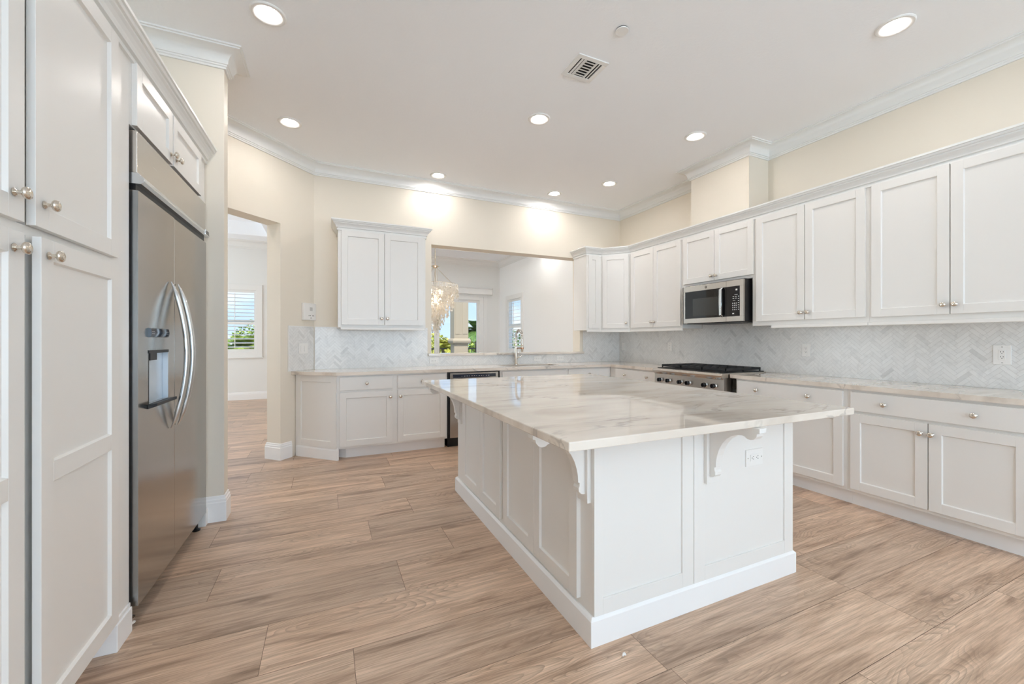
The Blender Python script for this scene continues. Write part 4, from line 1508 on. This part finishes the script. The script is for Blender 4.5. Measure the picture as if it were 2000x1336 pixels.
# ================================================================== OUTDOORS
struct(MB().box(-60, 80, 13.2, 120, -3.3, -3.0).obj('ground', 'lawn'))
struct(MB().box(-6, 9, FY + .15, 13.2, -.25, -.02).obj('terrace_floor', 'deck'))
co = thing('terrace_column', 'beige stucco column with rounded band standing outside the sliding door', 'column', (3.745, 12.2, -.02))
mb = MB().box(-.225, .225, -.22, .22, 1.33, 3.60)
mb.box(-.185, -.035, -.232, -.22, 1.45, 3.2); mb.box(.035, .185, -.232, -.22, 1.45, 3.2)
mb.obj('shaft', 'stucco', co, bevel=.01)
MB().sweep([(-.225, -.22), (-.225, .22), (.225, .22), (.225, -.22)], [(0, 1.16), (.03, 1.16), (.055, 1.19), (.065, 1.235), (.055, 1.28), (.03, 1.31), (0, 1.31)], closed=True).box(-.225, .225, -.22, .22, 1.14, 1.33).obj('band', 'stucco', co, bevel=.004)
MB().box(-.22, .22, -.21, .21, 0.0, 1.14).obj('pedestal', 'stucco', co, bevel=.01)


def railing(x0, x1, y, label):
    r_ = thing('balcony_railing', label, 'railing', (x0, y, -.02), 0, 'terrace railings')
    w_ = x1 - x0
    MB().box(0, w_, -.025, .025, .97, 1.01).obj('top_rail', 'railing', r_)
    MB().box(0, w_, -.015, .015, .12, .15).obj('bottom_rail', 'railing', r_)
    m_ = MB()
    n = int(w_ / .115)
    for k in range(n + 1):
        x = k * w_ / n
        m_.box(x - .008 if k else 0, x + .008 if k < n else w_, -.008, .008, 0, .97)
    m_.obj('balusters', 'railing', r_)


railing(-5.5, 3.51, 12.75, 'black metal terrace railing left of the column')
railing(3.98, 9.0, 12.75, 'black metal terrace railing right of the column')
# neighbouring wing seen through the dining side window
nb = thing('neighbor_wing', 'pale stucco building wing outside the shuttered dining window', 'building', (10.2, 8.5, -3))
MB().box(0, 4, 0, 5, 0, 7.2).obj('wing_wall', 'stucco', nb)
mb = MB()
for k in range(1):
    mb.box(-.04, .0, 1.7, 3.3, 3.6, 5.6)
mb.obj('wing_window', 'glassblack', nb)


def leafy(name, label, x, y, h, r_, n, lm, zb=-3.0, seed=0, group=None, size=.15):
    rg_ = random.Random(seed)
    t_ = thing(name, label, 'shrub' if name != 'broadleaf_tree' else 'tree', (x, y, zb), 0, group)
    mb = MB()
    for i in range(n):
        a = rg_.uniform(0, 2 * math.pi); b = rg_.uniform(-.35, 1.0)
        rr_ = r_ * (1 - .35 * rg_.random() ** 2)
        c_ = math.sqrt(max(0, 1 - b * b))
        p = Vector((math.cos(a) * c_ * rr_, math.sin(a) * c_ * rr_, h - r_ + b * rr_ * 1.0))
        d = Vector((rg_.uniform(-1, 1), rg_.uniform(-1, 1), rg_.uniform(-.3, 1))).normalized()
        e = d.cross(Vector((rg_.uniform(-1, 1), rg_.uniform(-1, 1), rg_.uniform(-1, 1)))).normalized()
        s1, s2 = size * rg_.uniform(.6, 1.3), size * .32
        mb.add([p, p + d * s1 * .5 + e * s2, p + d * s1, p + d * s1 * .5 - e * s2], [(0, 1, 2, 3)])
    mb.obj('foliage', lm, t_)
    MB().tube([(0, 0, 0), (.1, 0, (h - r_) * .6), (0, .05, h - r_ * .6)], [.12, .1, .05], 8).obj('trunk', 'trunk', t_, smooth=True)


def palm(label, x, y, h, nf, fl, lm, zb=-3.0, seed=0):
    rg_ = random.Random(seed)
    t_ = thing('palm_tree', label, 'palm tree', (x, y, zb), 0, 'palm trees outside')
    MB().tube([(0, 0, 0), (.06, .02, h * .5), (0, 0, h)], [.16, .12, .11], 10).obj('trunk', 'trunk', t_, smooth=True)
    for f_ in range(nf):
        a = 2 * math.pi * (f_ + rg_.random() * .6) / nf
        el = rg_.uniform(-.1, 1.15)
        mb = MB()
        pts = []
        n = 16
        for i in range(n + 1):
            s_ = i / n
            rad = fl * s_ * math.cos(el) * (1 - .1 * s_)
            z = fl * s_ * math.sin(el) - fl * .55 * s_ * s_
            pts.append(Vector((math.cos(a) * rad, math.sin(a) * rad, h + z)))
        mb.tube(pts, [.018 * (1 - .8 * i / n) for i in range(n + 1)], 5)
        side = Vector((-math.sin(a), math.cos(a), 0))
        for i in range(2, n + 1):
            d = (pts[i] - pts[i - 1]).normalized()
            for j in range(3):
                pb = pts[i - 1].lerp(pts[i], j / 3)
                for sg in (-1, 1):
                    ll = fl * .30 * math.sin(math.pi * min(1, .15 + .8 * i / n)) + .05
                    dr = (d * .55 + side * sg * .8 + Vector((0, 0, -.15))).normalized()
                    w_ = d * .022
                    mb.add([pb - w_, pb + w_, pb + dr * ll], [(0, 1, 2)])
        mb.obj('frond', lm, t_)


palm('spiky green palm seen right of the terrace column', 5.2, 14.6, 4.6, 26, .95, 'leaf2', seed=2)
palm('green palm behind the railing left of the terrace column', 3.95, 14.7, 4.0, 16, .8, 'leafy', seed=4)
palm('palm seen low through the left shuttered window', -2.4, 16.2, 4.0, 16, 1.4, 'leaf', seed=6)
palm('tall palm outside the dining side window', 6.6, 10.9, 4.6, 16, 1.2, 'leaf', seed=9)
k = 0
SH = [(-9.0, 17, 4.6, 1.7, 'leaf'), (-6.8, 21, 5.1, 1.8, 'leaf2'), (-4.9, 17.2, 4.6, 1.6, 'leafy'), (-2.2, 21.4, 5.2, 1.9, 'leaf'), (1.0, 17.6, 4.6, 1.6, 'leaf2'), (2.4, 21, 5.0, 1.8, 'leaf'),
      (4.2, 17.8, 4.5, 1.3, 'leafy'), (6.9, 17.4, 4.6, 1.3, 'leaf'), (8.6, 21.5, 5.2, 1.9, 'leaf2'), (11.2, 18.6, 5.0, 1.9, 'leaf')]
SL = ['shrub at the far left of the hedge row outside the shuttered window', 'dark green shrub left in the shuttered window view', 'yellow green shrub low in the shuttered window view', 'green shrub between shuttered window and sliding door view', 'dark shrub left of the sliding door view', 'green shrub behind the railing at the chandelier side',
      'yellow shrub just left of the terrace column', 'light green shrub low right of the terrace column', 'dark shrub far right behind the spiky palm', 'green shrub at the far right end of the hedge row']
for (x, y, h, r_, lm), lb in zip(SH, SL):
    leafy('shrub', lb, x, y, h, r_, 2600, lm, seed=k + 20, group='hedge row outside'); k += 1
